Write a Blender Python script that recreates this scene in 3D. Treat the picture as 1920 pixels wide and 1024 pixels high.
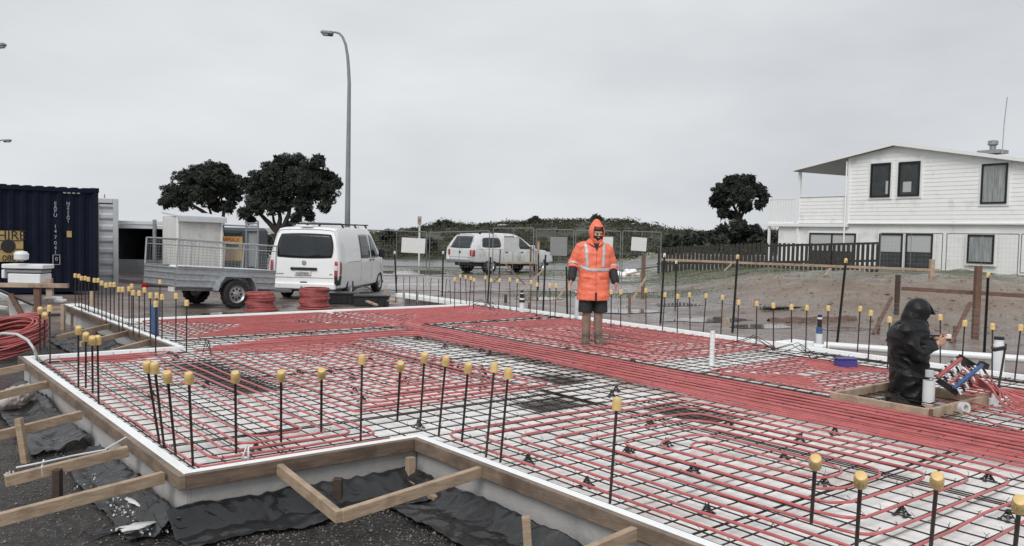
import bpy, math, random
from mathutils import Vector, Matrix, Euler, noise
R = math.radians
random.seed(7)
S = bpy.context.scene
COL = S.collection
for o in list(bpy.data.objects): bpy.data.objects.remove(o)

# ------------------------------------------------------------------ camera
CH = 1.57                                  # eye height above the top of the edge strips (z = 0)
PITCH, ROLL, FPX = 0.0484916, 0.0222870, 1585.5
cp, sp, cr, sr = math.cos(PITCH), math.sin(PITCH), math.cos(ROLL), math.sin(ROLL)
UPV = Vector((0, sp, cp)); FW = Vector((0, cp, -sp)); XV = Vector((1, 0, 0))
RIGHT = XV*cr + UPV*sr; UP = -XV*sr + UPV*cr
cd = bpy.data.cameras.new('camera'); cam = bpy.data.objects.new('camera', cd); COL.objects.link(cam)
m = Matrix((RIGHT, UP, -FW)).transposed().to_4x4(); m.translation = Vector((0, 0, CH)); cam.matrix_world = m
cd.sensor_width = 36; cd.lens = FPX/1920*36; cd.clip_start = .05; cd.clip_end = 3000
S.camera = cam

# ------------------------------------------------------------------ sky, sun, exposure
SUN_EL, SUN_ROT = R(44), R(196)
w = bpy.data.worlds.new('World'); S.world = w; w.use_nodes = True
nt = w.node_tree; nt.nodes.clear(); N = nt.nodes.new; L = nt.links.new
out = N('ShaderNodeOutputWorld'); bg = N('ShaderNodeBackground'); L(bg.outputs[0], out.inputs[0])
sky = N('ShaderNodeTexSky'); sky.sky_type = 'NISHITA'; sky.sun_disc = False
sky.sun_elevation = SUN_EL; sky.sun_rotation = SUN_ROT; sky.air_density = 1; sky.dust_density = 4; sky.ozone_density = 1
hs = N('ShaderNodeHueSaturation'); hs.inputs['Saturation'].default_value = .06; hs.inputs['Value'].default_value = .5
L(sky.outputs[0], hs.inputs['Color'])
tc = N('ShaderNodeTexCoord'); mp = N('ShaderNodeMapping'); mp.inputs['Scale'].default_value = (1, 1, 2.6)
mp.inputs['Location'].default_value = (.3, .1, .4)
L(tc.outputs['Generated'], mp.inputs[0])
cl = N('ShaderNodeTexNoise'); cl.inputs['Scale'].default_value = 2.1; cl.inputs['Detail'].default_value = 6; cl.inputs['Roughness'].default_value = .5
L(mp.outputs[0], cl.inputs['Vector'])
rp = N('ShaderNodeValToRGB'); rp.color_ramp.elements[0].position = .33; rp.color_ramp.elements[0].color = (6.35, 6.65, 7.0, 1)
rp.color_ramp.elements[1].position = .68; rp.color_ramp.elements[1].color = (8.5, 8.7, 8.95, 1)
L(cl.outputs[0], rp.inputs[0])
mx = N('ShaderNodeMix'); mx.data_type = 'RGBA'; mx.inputs[0].default_value = .93
L(hs.outputs[0], mx.inputs[6]); L(rp.outputs[0], mx.inputs[7]); L(mx.outputs[2], bg.inputs[0])
bg.inputs[1].default_value = .099
sd = bpy.data.lights.new('sun', 'SUN'); sd.energy = 2.0; sd.angle = R(30); sd.color = (1, .985, .96)
so = bpy.data.objects.new('sun', sd); COL.objects.link(so); so.location = (0, 0, 30)
# sun comes from behind the camera, a little to the left
so.rotation_euler = Vector((math.sin(SUN_ROT)*math.cos(SUN_EL), math.cos(SUN_ROT)*math.cos(SUN_EL), math.sin(SUN_EL))).to_track_quat('Z', 'Y').to_euler()
S.view_settings.view_transform = 'Standard'; S.view_settings.look = 'None'; S.view_settings.gamma = 1; S.view_settings.exposure = 0
S.render.engine = 'CYCLES'

# ------------------------------------------------------------------ placing helpers
def ray(px, py):
    x = (px-960)/FPX; y = -(py-512)/FPX
    return RIGHT*x + UP*y + FW
def G(px, py, z=0.0):
    d = ray(px, py); t = (z-CH)/d.z
    return Vector((d.x*t, d.y*t, z))
def D(px, py, dist):
    d = ray(px, py); t = dist/d.y
    return Vector((d.x*t, dist, CH+d.z*t))
PH = 2.2487022; EV = Vector((math.cos(PH), math.sin(PH), 0)); EU = Vector((math.sin(PH), -math.cos(PH), 0))
O0 = Vector((-2.04321, 5.271837, 0))
def W(u, v, z=0.0): return O0 + EU*u + EV*v + Vector((0, 0, z))
def UVof(p): q = p-O0; return q.dot(EU), q.dot(EV)
GZ = -.35
def sm(a, b, x):
    t = max(0, min(1, (x-a)/((b-a) or 1e-6))); return t*t*(3-2*t)
def gz(x, y):
    """height of the ground"""
    z = GZ
    # spoil heap on the right and the lawn behind it
    t = sm(16.5+max(0, 9-x)*1.1, 25.5+max(0, 9-x)*.9, y-.15*(x-12)) * sm(4.5, 10.5, x)
    z += t*.78
    z -= .45*sm(27, 33, y)*sm(4.5, 10.5, x)*.35
    n = noise.noise(Vector((x*.55, y*.55, 3.1)))*.16*t + noise.noise(Vector((x*1.7, y*1.7, 1.1)))*.09*t + noise.noise(Vector((x*4.3, y*4.3, 1.1)))*.05*t
    z += n + noise.noise(Vector((x*.35, y*.35, 0)))*.025 + noise.noise(Vector((x*1.6, y*1.6, 5)))*.008
    z += .2*sm(-9, -13, x)*sm(14, 20, y)
    return z
def on_ground(px, py):
    p = G(px, py, GZ)
    for _ in range(12): p = G(px, py, gz(p.x, p.y))
    return p

# ------------------------------------------------------------------ materials
MATS = {}
def mat(name, col, rough=.6, metal=0., var=.12, vs=6., bump=0., bs=40., stain=None, sts=3., st_lo=.5, st_hi=.65, coat=0., spec=.5, alpha=1., obj=True, trans=0., rvar=0., streak=None):
    if name in MATS: return MATS[name]
    m = bpy.data.materials.new(name); m.use_nodes = True; t = m.node_tree; t.nodes.clear(); N = t.nodes.new; L = t.links.new
    o = N('ShaderNodeOutputMaterial'); b = N('ShaderNodeBsdfPrincipled'); L(b.outputs[0], o.inputs[0])
    b.inputs['Roughness'].default_value = rough; b.inputs['Metallic'].default_value = metal
    b.inputs['Coat Weight'].default_value = coat; b.inputs['Specular IOR Level'].default_value = spec
    b.inputs['Alpha'].default_value = alpha; b.inputs['Transmission Weight'].default_value = trans
    c = N('ShaderNodeTexCoord'); co = c.outputs['Object']
    if streak:
        mp = N('ShaderNodeMapping'); mp.inputs['Scale'].default_value = streak; L(co, mp.inputs[0]); co2 = mp.outputs[0]
    else: co2 = co
    n = N('ShaderNodeTexNoise'); n.inputs['Scale'].default_value = vs; n.inputs['Detail'].default_value = 6; n.inputs['Roughness'].default_value = .6; L(co2, n.inputs['Vector'])
    r = N('ShaderNodeValToRGB'); e = r.color_ramp.elements
    e[0].position = .3; e[1].position = .7
    e[0].color = (*[max(0, x*(1-var)) for x in col], 1); e[1].color = (*[min(1, x*(1+var)) for x in col], 1)
    L(n.outputs[0], r.inputs[0]); cur = r.outputs[0]
    if stain:
        n2 = N('ShaderNodeTexNoise'); n2.inputs['Scale'].default_value = sts; n2.inputs['Detail'].default_value = 8; n2.inputs['Roughness'].default_value = .65; L(co, n2.inputs['Vector'])
        mr = N('ShaderNodeMapRange'); mr.inputs[1].default_value = st_lo; mr.inputs[2].default_value = st_hi; L(n2.outputs[0], mr.inputs[0])
        mm = N('ShaderNodeMix'); mm.data_type = 'RGBA'; L(mr.outputs[0], mm.inputs[0]); L(cur, mm.inputs[6]); mm.inputs[7].default_value = (*stain, 1); cur = mm.outputs[2]
    L(cur, b.inputs['Base Color'])
    if rvar:
        mr = N('ShaderNodeMapRange'); mr.inputs[3].default_value = max(.02, rough-rvar); mr.inputs[4].default_value = min(1, rough+rvar); mr.inputs[1].default_value = .35; mr.inputs[2].default_value = .65
        L(n.outputs[0], mr.inputs[0]); L(mr.outputs[0], b.inputs['Roughness'])
    if bump:
        nb = N('ShaderNodeTexNoise'); nb.inputs['Scale'].default_value = bs; nb.inputs['Detail'].default_value = 5; L(co2, nb.inputs['Vector'])
        bp = N('ShaderNodeBump'); bp.inputs['Strength'].default_value = bump; bp.inputs['Distance'].default_value = .02; L(nb.outputs[0], bp.inputs['Height']); L(bp.outputs[0], b.inputs['Normal'])
    MATS[name] = m; return m
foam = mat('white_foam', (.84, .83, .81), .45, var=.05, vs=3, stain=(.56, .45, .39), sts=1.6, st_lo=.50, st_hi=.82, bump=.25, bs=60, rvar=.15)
foam_edge = mat('white_foam_edge', (.85, .86, .86), .45, var=.04, vs=5, bump=.15, bs=80, stain=(.55, .5, .45), sts=9, st_lo=.62, st_hi=.8)
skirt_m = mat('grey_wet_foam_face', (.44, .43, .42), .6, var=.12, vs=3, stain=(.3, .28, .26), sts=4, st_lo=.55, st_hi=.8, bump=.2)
timber = mat('sawn_pine', (.36, .265, .185), .6, var=.28, vs=7, streak=(1, 1, 6), bump=.25, bs=30, stain=(.17, .11, .075), sts=5, st_lo=.5, st_hi=.75)
timber_wet = mat('wet_form_timber', (.15, .105, .078), .5, var=.35, vs=5, streak=(1, 1, 6), bump=.25, bs=30, stain=(.055, .04, .03), sts=3, st_lo=.45, st_hi=.7)
timber_lt = mat('pale_form_timber', (.40, .30, .22), .6, var=.2, vs=7, bump=.2, stain=(.22, .15, .11), sts=3)
timber_red = mat('red_brown_stake_timber', (.145, .08, .056), .6, var=.3, vs=7, bump=.2)
timber_mid = mat('weathered_form_timber', (.21, .155, .115), .5, var=.3, vs=5, streak=(1, 1, 6), bump=.25, bs=30, stain=(.09, .06, .045), sts=3, st_lo=.45, st_hi=.7)
timber_dk = mat('dark_stake_timber', (.055, .036, .028), .6, var=.3, vs=7, bump=.2)
steel = mat('dark_reinforcing_steel', (.038, .028, .024), .5, .4, var=.5, vs=14, stain=(.10, .045, .025), sts=8, st_lo=.58, st_hi=.75)
redpipe = mat('red_heating_pipe', (.46, .115, .115), .27, var=.22, vs=5, stain=(.36, .14, .13), sts=14, st_lo=.55, st_hi=.75, spec=.5)
redpipe_b = mat('dull_red_heating_pipe', (.38, .09, .088), .42, var=.16, vs=7, stain=(.36, .15, .13), sts=14, st_lo=.5, st_hi=.75)
capm = mat('yellow_plastic_cap', (.68, .48, .20), .45, var=.1, vs=20, stain=(.60, .42, .18), sts=30, st_lo=.5, st_hi=.75)
blackpl = mat('black_plastic', (.018, .018, .018), .35, var=.3)
dpm = mat('black_polythene_film', (.022, .023, .025), .24, var=.5, vs=2, rvar=.16, bump=.55, bs=9, stain=(.10, .09, .08), sts=5, st_lo=.58, st_hi=.85)
white_pvc = mat('white_pvc', (.72, .73, .74), .35, var=.06, stain=(.45, .42, .38), sts=12, st_lo=.6, st_hi=.85)
grey_pvc = mat('grey_pvc', (.50, .52, .53), .35, var=.08)
blue_pl = mat('blue_plastic', (.05, .11, .25), .4, var=.2, vs=10)
purple = mat('purple_plastic', (.06, .045, .22), .4, var=.15)
galv = mat('galvanised_steel', (.42, .44, .46), .42, .55, var=.15, vs=12, stain=(.27, .27, .27), sts=9, st_lo=.5, st_hi=.8)
galv_d = mat('dull_galvanised_tube', (.30, .31, .32), .5, .5, var=.15, vs=12)
white_paint = mat('white_car_paint', (.82, .83, .83), .28, var=.03, vs=2, coat=.5, stain=(.42, .38, .34), sts=2.5, st_lo=.62, st_hi=.9)
white_dirty = mat('muddy_white_car_paint', (.68, .69, .70), .32, var=.04, vs=2, coat=.4, stain=(.33, .25, .21), sts=2.2, st_lo=.50, st_hi=.78)
glass_dk = mat('dark_vehicle_glass', (.02, .025, .028), .08, var=.3, vs=2, spec=.5)
rubber = mat('black_rubber', (.02, .02, .02), .75, var=.3, vs=20, bump=.2, stain=(.09, .07, .06), sts=7, st_lo=.6, st_hi=.8)
alloy = mat('silver_wheel', (.45, .46, .47), .35, .6, var=.1)
tail_red = mat('red_tail_lamp', (.35, .015, .02), .15, var=.15, coat=.6)
lamp_clear = mat('clear_lamp_lens', (.65, .62, .6), .15, coat=.6)
navy = mat('dark_navy_container_paint', (.005, .008, .021), .7, var=.3, vs=3, stain=(.02, .017, .016), sts=3, st_lo=.62, st_hi=.8, bump=.1, spec=.2)
grey_cont = mat('pale_grey_container_paint', (.50, .52, .54), .5, var=.1, vs=3, stain=(.25, .22, .2), sts=3, st_lo=.6, st_hi=.8)
conc = mat('street_lamp_grey', (.22, .24, .25), .6, .2, var=.1, vs=3)
signw = mat('white_sign_board', (.62, .63, .62), .5, var=.05)
signg = mat('grey_sign_board', (.22, .22, .22), .6, var=.1)
yellowm = mat('faded_yellow_board', (.47, .33, .13), .6, var=.15, vs=8, stain=(.25, .17, .08), sts=5)
orange_sign = mat('orange_yellow_sign', (.62, .36, .10), .6, var=.12)
wtext = mat('white_lettering', (.36, .37, .39), .6, var=.1)
btext = mat('black_lettering', (.02, .02, .02), .6)
rtext = mat('red_lettering', (.45, .07, .04), .6)
board_w = mat('white_weatherboard', (.86, .86, .85), .5, var=.03, vs=2, stain=(.55, .54, .51), sts=1.5, st_lo=.55, st_hi=.8)
plaster = mat('off_white_plaster', (.80, .80, .785), .8, var=.03, vs=3, bump=.1, bs=100, stain=(.5, .49, .46), sts=1.2, st_lo=.55, st_hi=.8)
trim = mat('white_trim', (.82, .82, .81), .5, var=.02)
soffit = mat('grey_soffit', (.36, .35, .34), .7, var=.05)
roofm = mat('pale_roof_metal', (.60, .62, .64), .45, .1, var=.05)
alu_blk = mat('black_aluminium', (.015, .015, .016), .4, .2, var=.1)
blind = mat('pale_blind', (.60, .61, .61), .8, var=.06, vs=4, streak=(1, 1, 20))
curtain = mat('net_curtain', (.36, .38, .38), .8, var=.45, vs=3, streak=(6, 1, .4))
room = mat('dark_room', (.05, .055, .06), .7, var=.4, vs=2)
paling = mat('dark_stained_paling', (.030, .026, .023), .7, var=.4, vs=9, stain=(.14, .12, .10), sts=3, st_lo=.6, st_hi=.8)
bark = mat('dark_bark', (.025, .022, .019), .85, var=.3, vs=12, bump=.4)
leaf_a = mat('dark_tree_leaves', (.028, .036, .027), .75, var=.55, vs=1.3, stain=(.055, .06, .045), sts=1.1, st_lo=.5, st_hi=.75)
leaf_b = mat('grey_green_leaves', (.045, .058, .040), .6, var=.5, vs=3)
scrub_m = mat('coastal_scrub_leaves', (.062, .066, .044), 1.0, var=.4, vs=.30, stain=(.085, .078, .055), sts=.20, st_lo=.48, st_hi=.66, spec=0.)
orange = mat('orange_rain_jacket', (.78, .175, .10), .5, var=.10, vs=9, bump=.35, bs=16)
reflect = mat('silver_reflective_tape', (.48, .46, .48), .35, .1, var=.08, bump=.2)
blackcloth = mat('black_cloth', (.016, .016, .018), .75, var=.3, bump=.4, bs=25)
blackrain = mat('black_wet_rainwear', (.007, .0075, .008), .5, var=.35, vs=9, bump=.6, bs=14, rvar=.14, spec=.32)
skin = mat('skin', (.50, .29, .21), .5, var=.12, vs=20)
legskin = mat('muddy_bare_leg', (.235, .155, .12), .6, var=.2, vs=14)
bootm = mat('muddy_boot_leather', (.13, .10, .075), .7, var=.3, vs=14, bump=.3)
beard = mat('dark_beard', (.03, .022, .018), .9, var=.3, bump=.4)
eyem = mat('eye', (.03, .03, .03), .2)
bagm = mat('torn_pale_sack', (.46, .42, .40), .5, var=.2, vs=6, stain=(.24, .15, .13), sts=4, st_lo=.5, st_hi=.7)
glass = mat('window_glass', (.06, .07, .07), .05, var=.0, alpha=.14, spec=.5)
stone = mat('wet_pebble', (.15, .142, .135), .45, var=.75, vs=25)
crumb_glint = mat('white_crumbs_and_glints', (.60, .60, .59), .6, var=.06)  # foam crumbs, and the white painted for wet glints
ridge_brown = mat('clay_edge', (.10, .055, .04), .6, var=.4, vs=5, bump=.5, bs=10)
water_m = mat('puddle_water', (.15, .125, .115), .05, var=.1, spec=.6)

# ------------------------------------------------------------------ mesh builder
class MB:
    def __init__(s): s.v = []; s.f = []; s.mi = []; s.cur = 0
    def add(s, vs, fs, mi=None):
        b = len(s.v); s.v += [Vector(p) for p in vs]; s.f += [tuple(b+i for i in f) for f in fs]; s.mi += [s.cur if mi is None else mi]*len(fs); return s
    def box(s, c, sz, rz=0., mtx=None):
        M = mtx or Matrix.Rotation(rz, 3, 'Z'); c = Vector(c)
        vs = [c + M @ Vector((x*sz[0]/2, y*sz[1]/2, z*sz[2]/2)) for z in (-1, 1) for y in (-1, 1) for x in (-1, 1)]
        return s.add(vs, [(0, 2, 3, 1), (4, 5, 7, 6), (0, 1, 5, 4), (2, 6, 7, 3), (0, 4, 6, 2), (1, 3, 7, 5)])
    def rbox(s, c, sz, rz=0., ch=.01, mtx=None):
        """box with chamfered vertical edges and top"""
        M = mtx or Matrix.Rotation(rz, 3, 'Z'); c = Vector(c); X, Y, Z = sz[0]/2, sz[1]/2, sz[2]/2
        def ring(k, z): return [(X-k, -Y+ch*0+k*0-0, z)] if False else [(X-ch-k, -Y+k, z), (X-k, -Y+ch+k, z), (X-k, Y-ch-k, z), (X-ch-k, Y-k, z), (-X+ch+k, Y-k, z), (-X+k, Y-ch-k, z), (-X+k, -Y+ch+k, z), (-X+ch+k, -Y+k, z)]
        rs = [ring(ch, -Z), ring(0, -Z+ch), ring(0, Z-ch), ring(ch, Z)]
        vs = [c + M @ Vector(p) for r in rs for p in r]; fs = []
        for a in range(3):
            for i in range(8): j = (i+1) % 8; fs.append((a*8+i, a*8+j, a*8+8+j, a*8+8+i))
        fs += [tuple(reversed(range(8))), tuple(range(24, 32))]
        return s.add(vs, fs)
    def beam(s, p, q, wd, h, up=(0, 0, 1), ch=0):
        p, q = Vector(p), Vector(q); d = (q-p); l = d.length; d.normalize(); up = Vector(up)
        sx = d.cross(up)
        if sx.length < 1e-4: sx = d.cross(Vector((1, 0, 0)))
        sx.normalize(); u2 = sx.cross(d)
        M = Matrix((d, sx, u2)).transposed()
        if ch: return s.rbox((p+q)/2, (l, wd, h), ch=ch, mtx=M)
        return s.box((p+q)/2, (l, wd, h), mtx=M)
    def tube(s, pts, r, n=8, cap=True, rs=None):
        pts = [Vector(p) for p in pts]; k = len(pts); base = len(s.v)
        prev = None; vs = []
        for i, p in enumerate(pts):
            t = (pts[min(i+1, k-1)]-pts[max(i-1, 0)])
            if t.length < 1e-9: t = Vector((0, 0, 1))
            t.normalize()
            if prev is None:
                a = Vector((0, 0, 1)) if abs(t.z) < .9 else Vector((1, 0, 0))
                e1 = t.cross(a).normalized()
            else:
                e1 = (prev - t*prev.dot(t))
                e1 = e1.normalized() if e1.length > 1e-5 else t.cross(Vector((1, 0, .1))).normalized()
            prev = e1; e2 = t.cross(e1); rr = rs[i] if rs else r
            for j in range(n):
                a = 2*math.pi*(j+.5)/n
                if isinstance(rr, tuple): vs.append(p + e1*math.cos(a)*rr[0] + e2*math.sin(a)*rr[1])
                else: vs.append(p + (e1*math.cos(a)+e2*math.sin(a))*rr)
        fs = [(i*n+j, i*n+(j+1) % n, (i+1)*n+(j+1) % n, (i+1)*n+j) for i in range(k-1) for j in range(n)]
        if cap: fs += [tuple(reversed(range(n))), tuple(range((k-1)*n, k*n))]
        return s.add(vs, fs)
    def lathe(s, prof, c=(0, 0, 0), n=16, mtx=None, cap=True):
        M = mtx or Matrix.Identity(3); c = Vector(c)
        vs = [c + M @ Vector((r*math.cos(2*math.pi*j/n), r*math.sin(2*math.pi*j/n), z)) for r, z in prof for j in range(n)]; k = len(prof)
        fs = [(i*n+j, i*n+(j+1) % n, (i+1)*n+(j+1) % n, (i+1)*n+j) for i in range(k-1) for j in range(n)]
        if cap: fs += [tuple(reversed(range(n))), tuple(range((k-1)*n, k*n))]
        return s.add(vs, fs)
    def grid(s, fn, nu, nv, flip=False):
        vs = [fn(i/nu, j/nv) for j in range(nv+1) for i in range(nu+1)]; a = nu+1
        fs = [(j*a+i, j*a+i+1, (j+1)*a+i+1, (j+1)*a+i) for j in range(nv) for i in range(nu)]
        if flip: fs = [tuple(reversed(f)) for f in fs]
        return s.add(vs, fs)
    def prism(s, poly, d):
        """poly: list of 3d points, extruded by vector d"""
        n = len(poly); d = Vector(d); vs = [Vector(p) for p in poly]+[Vector(p)+d for p in poly]
        fs = [(i, (i+1) % n, n+(i+1) % n, n+i) for i in range(n)]+[tuple(reversed(range(n))), tuple(range(n, 2*n))]
        return s.add(vs, fs)
    def ball(s, c, r, n=10, sc=(1, 1, 1), mtx=None):
        M = mtx or Matrix.Identity(3); k = max(4, n//2)
        pr = [(math.sin(math.pi*i/k), -math.cos(math.pi*i/k)) for i in range(k+1)]; pr[0] = (.001, -1); pr[-1] = (.001, 1)
        c = Vector(c); vs = [c + M @ Vector((a*r*sc[0]*math.cos(2*math.pi*j/n), a*r*sc[1]*math.sin(2*math.pi*j/n), b*r*sc[2])) for a, b in pr for j in range(n)]
        fs = [(i*n+j, i*n+(j+1) % n, (i+1)*n+(j+1) % n, (i+1)*n+j) for i in range(k) for j in range(n)]
        return s.add(vs, fs)
    def build(s, name, mats, parent=None, smooth=False, origin=None, local=False):
        if not isinstance(mats, (list, tuple)): mats = [mats]
        me = bpy.data.meshes.new(name)
        if parent is not None and not local:
            iv = wm(parent).inverted(); vs = [iv @ p for p in s.v]
        elif parent is None and not local:
            if origin is None:
                xs = [p.x for p in s.v]; ys = [p.y for p in s.v]; zs = [p.z for p in s.v]
                origin = Vector(((min(xs)+max(xs))/2, (min(ys)+max(ys))/2, min(zs)))
            origin = Vector(origin); vs = [p-origin for p in s.v]
        else: vs = s.v
        me.from_pydata([tuple(p) for p in vs], [], s.f)
        for mm in mats: me.materials.append(mm)
        me.polygons.foreach_set('material_index', s.mi)
        if smooth: me.polygons.foreach_set('use_smooth', [True]*len(s.f))
        me.update()
        o = bpy.data.objects.new(name, me); COL.objects.link(o)
        if parent is not None: o.parent = parent
        elif origin is not None: o.location = origin
        if smooth == 'auto': smooth_auto(me)
        return o
def smooth_auto(me, ang=35):
    import bmesh
    bm = bmesh.new(); bm.from_mesh(me)
    bmesh.ops.remove_doubles(bm, verts=bm.verts, dist=1e-5); bmesh.ops.recalc_face_normals(bm, faces=bm.faces)
    for e in bm.edges:
        e.smooth = not (len(e.link_faces) == 2 and e.calc_face_angle(0) > R(ang))
    bm.to_mesh(me); bm.free()
def wm(o):
    m = Matrix.Translation(o.location) @ o.rotation_euler.to_matrix().to_4x4() @ Matrix.Diagonal((*o.scale, 1))
    return wm(o.parent) @ m if o.parent else m
def tag(o, label=None, cat=None, group=None, kind=None):
    if label: o['label'] = label
    if cat: o['category'] = cat
    if group: o['group'] = group
    if kind: o['kind'] = kind
    return o
def thing(name, label, cat, loc=(0, 0, 0), rz=0., group=None):
    o = bpy.data.objects.new(name, None); COL.objects.link(o); o.location = Vector(loc); o.rotation_euler = (0, 0, rz); o.empty_display_size = .1
    return tag(o, label, cat, group)
def dup(root, loc=None, rot=None, label=None, group=None, scale=None):
    r = root.copy(); COL.objects.link(r)
    if loc is not None: r.location = loc
    if rot is not None: r.rotation_euler = rot
    if scale is not None: r.scale = (scale,)*3 if not isinstance(scale, tuple) else scale
    if label: r['label'] = label
    if group: r['group'] = group
    for ch in list(root.children):
        c = ch.copy(); COL.objects.link(c); c.parent = r
        for g in list(ch.children):
            d = g.copy(); COL.objects.link(d); d.parent = c
    return r
def remeshed(o, voxel, smooth_it=4, fac=.6):
    """union the overlapping pieces of a mesh into one continuous surface"""
    md = o.modifiers.new('r', 'REMESH'); md.mode = 'VOXEL'; md.voxel_size = voxel; md.use_smooth_shade = True
    if smooth_it:
        m2 = o.modifiers.new('s', 'SMOOTH'); m2.iterations = smooth_it; m2.factor = fac
    return bake(o)
def bake(o):
    bpy.context.view_layer.update()
    dg = bpy.context.evaluated_depsgraph_get(); ev = o.evaluated_get(dg)
    me = bpy.data.meshes.new_from_object(ev, depsgraph=dg); o.modifiers.clear(); o.data = me; return o
def text_mesh(body, size, ext=.002):
    c = bpy.data.curves.new('t', 'FONT'); c.body = body; c.size = size; c.extrude = ext; c.align_x = 'CENTER'; c.align_y = 'CENTER'
    o = bpy.data.objects.new('t', c); COL.objects.link(o); bpy.context.view_layer.update()
    dg = bpy.context.evaluated_depsgraph_get(); me = bpy.data.meshes.new_from_object(o.evaluated_get(dg), depsgraph=dg)
    v = [p.co.copy() for p in me.vertices]; f = [tuple(p.vertices) for p in me.polygons]
    bpy.data.objects.remove(o); bpy.data.curves.remove(c); bpy.data.meshes.remove(me); return v, f
def add_text(mb, body, size, c, ex, ey, ext=.003):
    v, f = text_mesh(body, size, ext); c, ex, ey = Vector(c), Vector(ex).normalized(), Vector(ey).normalized(); ez = ex.cross(ey)
    mb.add([c+ex*p.x+ey*p.y+ez*p.z for p in v], f); return mb
def roundpoly(pts, r, seg=5):
    """round the corners of an open 2d polyline"""
    out = [pts[0]]
    for i in range(1, len(pts)-1):
        a, b, c = Vector(pts[i-1]), Vector(pts[i]), Vector(pts[i+1])
        d1 = (a-b); d2 = (c-b); rr = min(r, d1.length*.49, d2.length*.49); d1.normalize(); d2.normalize()
        p, q = b+d1*rr, b+d2*rr
        for k in range(seg+1):
            t = k/seg; out.append(tuple((1-t)**2*p + 2*t*(1-t)*b + t*t*q))
    out.append(pts[-1]); return out

# ================================================================== GROUND
def ground_material():
    m = bpy.data.materials.new('ground_soil'); m.use_nodes = True; t = m.node_tree; t.nodes.clear(); N = t.nodes.new; L = t.links.new
    o = N('ShaderNodeOutputMaterial'); b = N('ShaderNodeBsdfPrincipled'); L(b.outputs[0], o.inputs[0])
    c = N('ShaderNodeTexCoord'); at = N('ShaderNodeVertexColor'); at.layer_name = 'zone'
    sep = N('ShaderNodeSeparateColor'); L(at.outputs[0], sep.inputs[0])
    def noi(sc, d=6, r=.6):
        n = N('ShaderNodeTexNoise'); n.inputs['Scale'].default_value = sc; n.inputs['Detail'].default_value = d; n.inputs['Roughness'].default_value = r; L(c.outputs['Object'], n.inputs[0]); return n
    def ramp(src, stops):
        r = N('ShaderNodeValToRGB'); e = r.color_ramp.elements
        while len(e) < len(stops): e.new(.5)
        for i, (p, col) in enumerate(stops): e[i].position = p; e[i].color = (*col, 1)
        L(src, r.inputs[0]); return r.outputs[0]
    def mix(f, a, bb):
        x = N('ShaderNodeMix'); x.data_type = 'RGBA'; L(f, x.inputs[0]); L(a, x.inputs[6]); L(bb, x.inputs[7]); return x.outputs[2]
    mud = ramp(noi(.9, 8).outputs[0], [(.3, (.12, .090, .078)), (.5, (.20, .160, .143)), (.7, (.29, .245, .225))])
    grav = ramp(noi(26, 6, .8).outputs[0], [(.36, (.017, .015, .014)), (.52, (.042, .038, .035)), (.62, (.085, .077, .07)), (.70, (.26, .24, .22))])
    heap = ramp(noi(2.4, 8, .7).outputs[0], [(.3, (.13, .092, .068)), (.55, (.22, .165, .125)), (.75, (.30, .24, .19))])
    grass = ramp(noi(2.2, 8, .7).outputs[0], [(.3, (.060, .062, .034)), (.55, (.095, .105, .050)), (.7, (.16, .14, .09))])
    col = mix(sep.outputs[0], mud, grav); col = mix(sep.outputs[1], col, heap); col = mix(sep.outputs[2], col, grass)
    L(col, b.inputs['Base Color'])
    wet = N('ShaderNodeMapRange'); wet.inputs[1].default_value = .42; wet.inputs[2].default_value = .58; wet.inputs[3].default_value = .10; wet.inputs[4].default_value = .62
    L(noi(.6, 5).outputs[0], wet.inputs[0])
    L(wet.outputs[0], b.inputs['Roughness'])
    bs = N('ShaderNodeMapRange'); bs.inputs[3].default_value = .22; bs.inputs[4].default_value = .85; mxx = N('ShaderNodeMath'); mxx.operation = 'MAXIMUM'; L(sep.outputs[0], mxx.inputs[0]); L(sep.outputs[1], mxx.inputs[1]); L(mxx.outputs[0], bs.inputs[0])
    b1 = N('ShaderNodeBump'); L(bs.outputs[0], b1.inputs['Strength']); b1.inputs['Distance'].default_value = .03; L(noi(22, 8, .75).outputs[0], b1.inputs['Height'])
    b2 = N('ShaderNodeBump'); L(bs.outputs[0], b2.inputs['Strength']); b2.inputs['Distance'].default_value = .10; L(noi(2.5, 4).outputs[0], b2.inputs['Height']); L(b1.outputs[0], b2.inputs['Normal'])
    L(b2.outputs[0], b.inputs['Normal']); return m
def zone(x, y):
    n = noise.noise(Vector((x*.5, y*.5, 8)))*1.2
    u, v = UVof(Vector((x, y, 0)))
    # dark gravel in front of and left of the raft
    g = 1 - sm(12.5, 16, y+n) if u < 2.2 or y < 5 else 0
    if y < 5.0: g = 1
    t = sm(16.0+max(0, 9-x)*1.1, 18.5+max(0, 9-x)*.9, y-.15*(x-12)+n*.3) * sm(4.5, 8.0, x)
    gr = sm(30.0, 32.0, y+n*.7) * sm(3.0, 6.0, x+n) * (1-sm(44, 46, y))
    gr = max(gr, sm(36.5, 38, y+n*.6)*(1-sm(3, 7, x)) * sm(-9, -5, x))
    gr = max(gr, sm(50, 54, y))
    gr = max(gr, sm(24.5, 26, y+n)*(1-sm(28.0, 29.5, y+n))*sm(-.5, 1.0, x+n)*(1-sm(5.5, 8, x)) * .8)
    cr_ = sm(24.0, 25.5, y-.15*(x-12)+n)*sm(8, 10, x)*(.35+.6*max(0, noise.noise(Vector((x*.9, y*1.6, 4)))+.3)); gr = max(gr, min(.6, cr_))
    return (g, min(1, t*.95)*(1-gr), gr)
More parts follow.
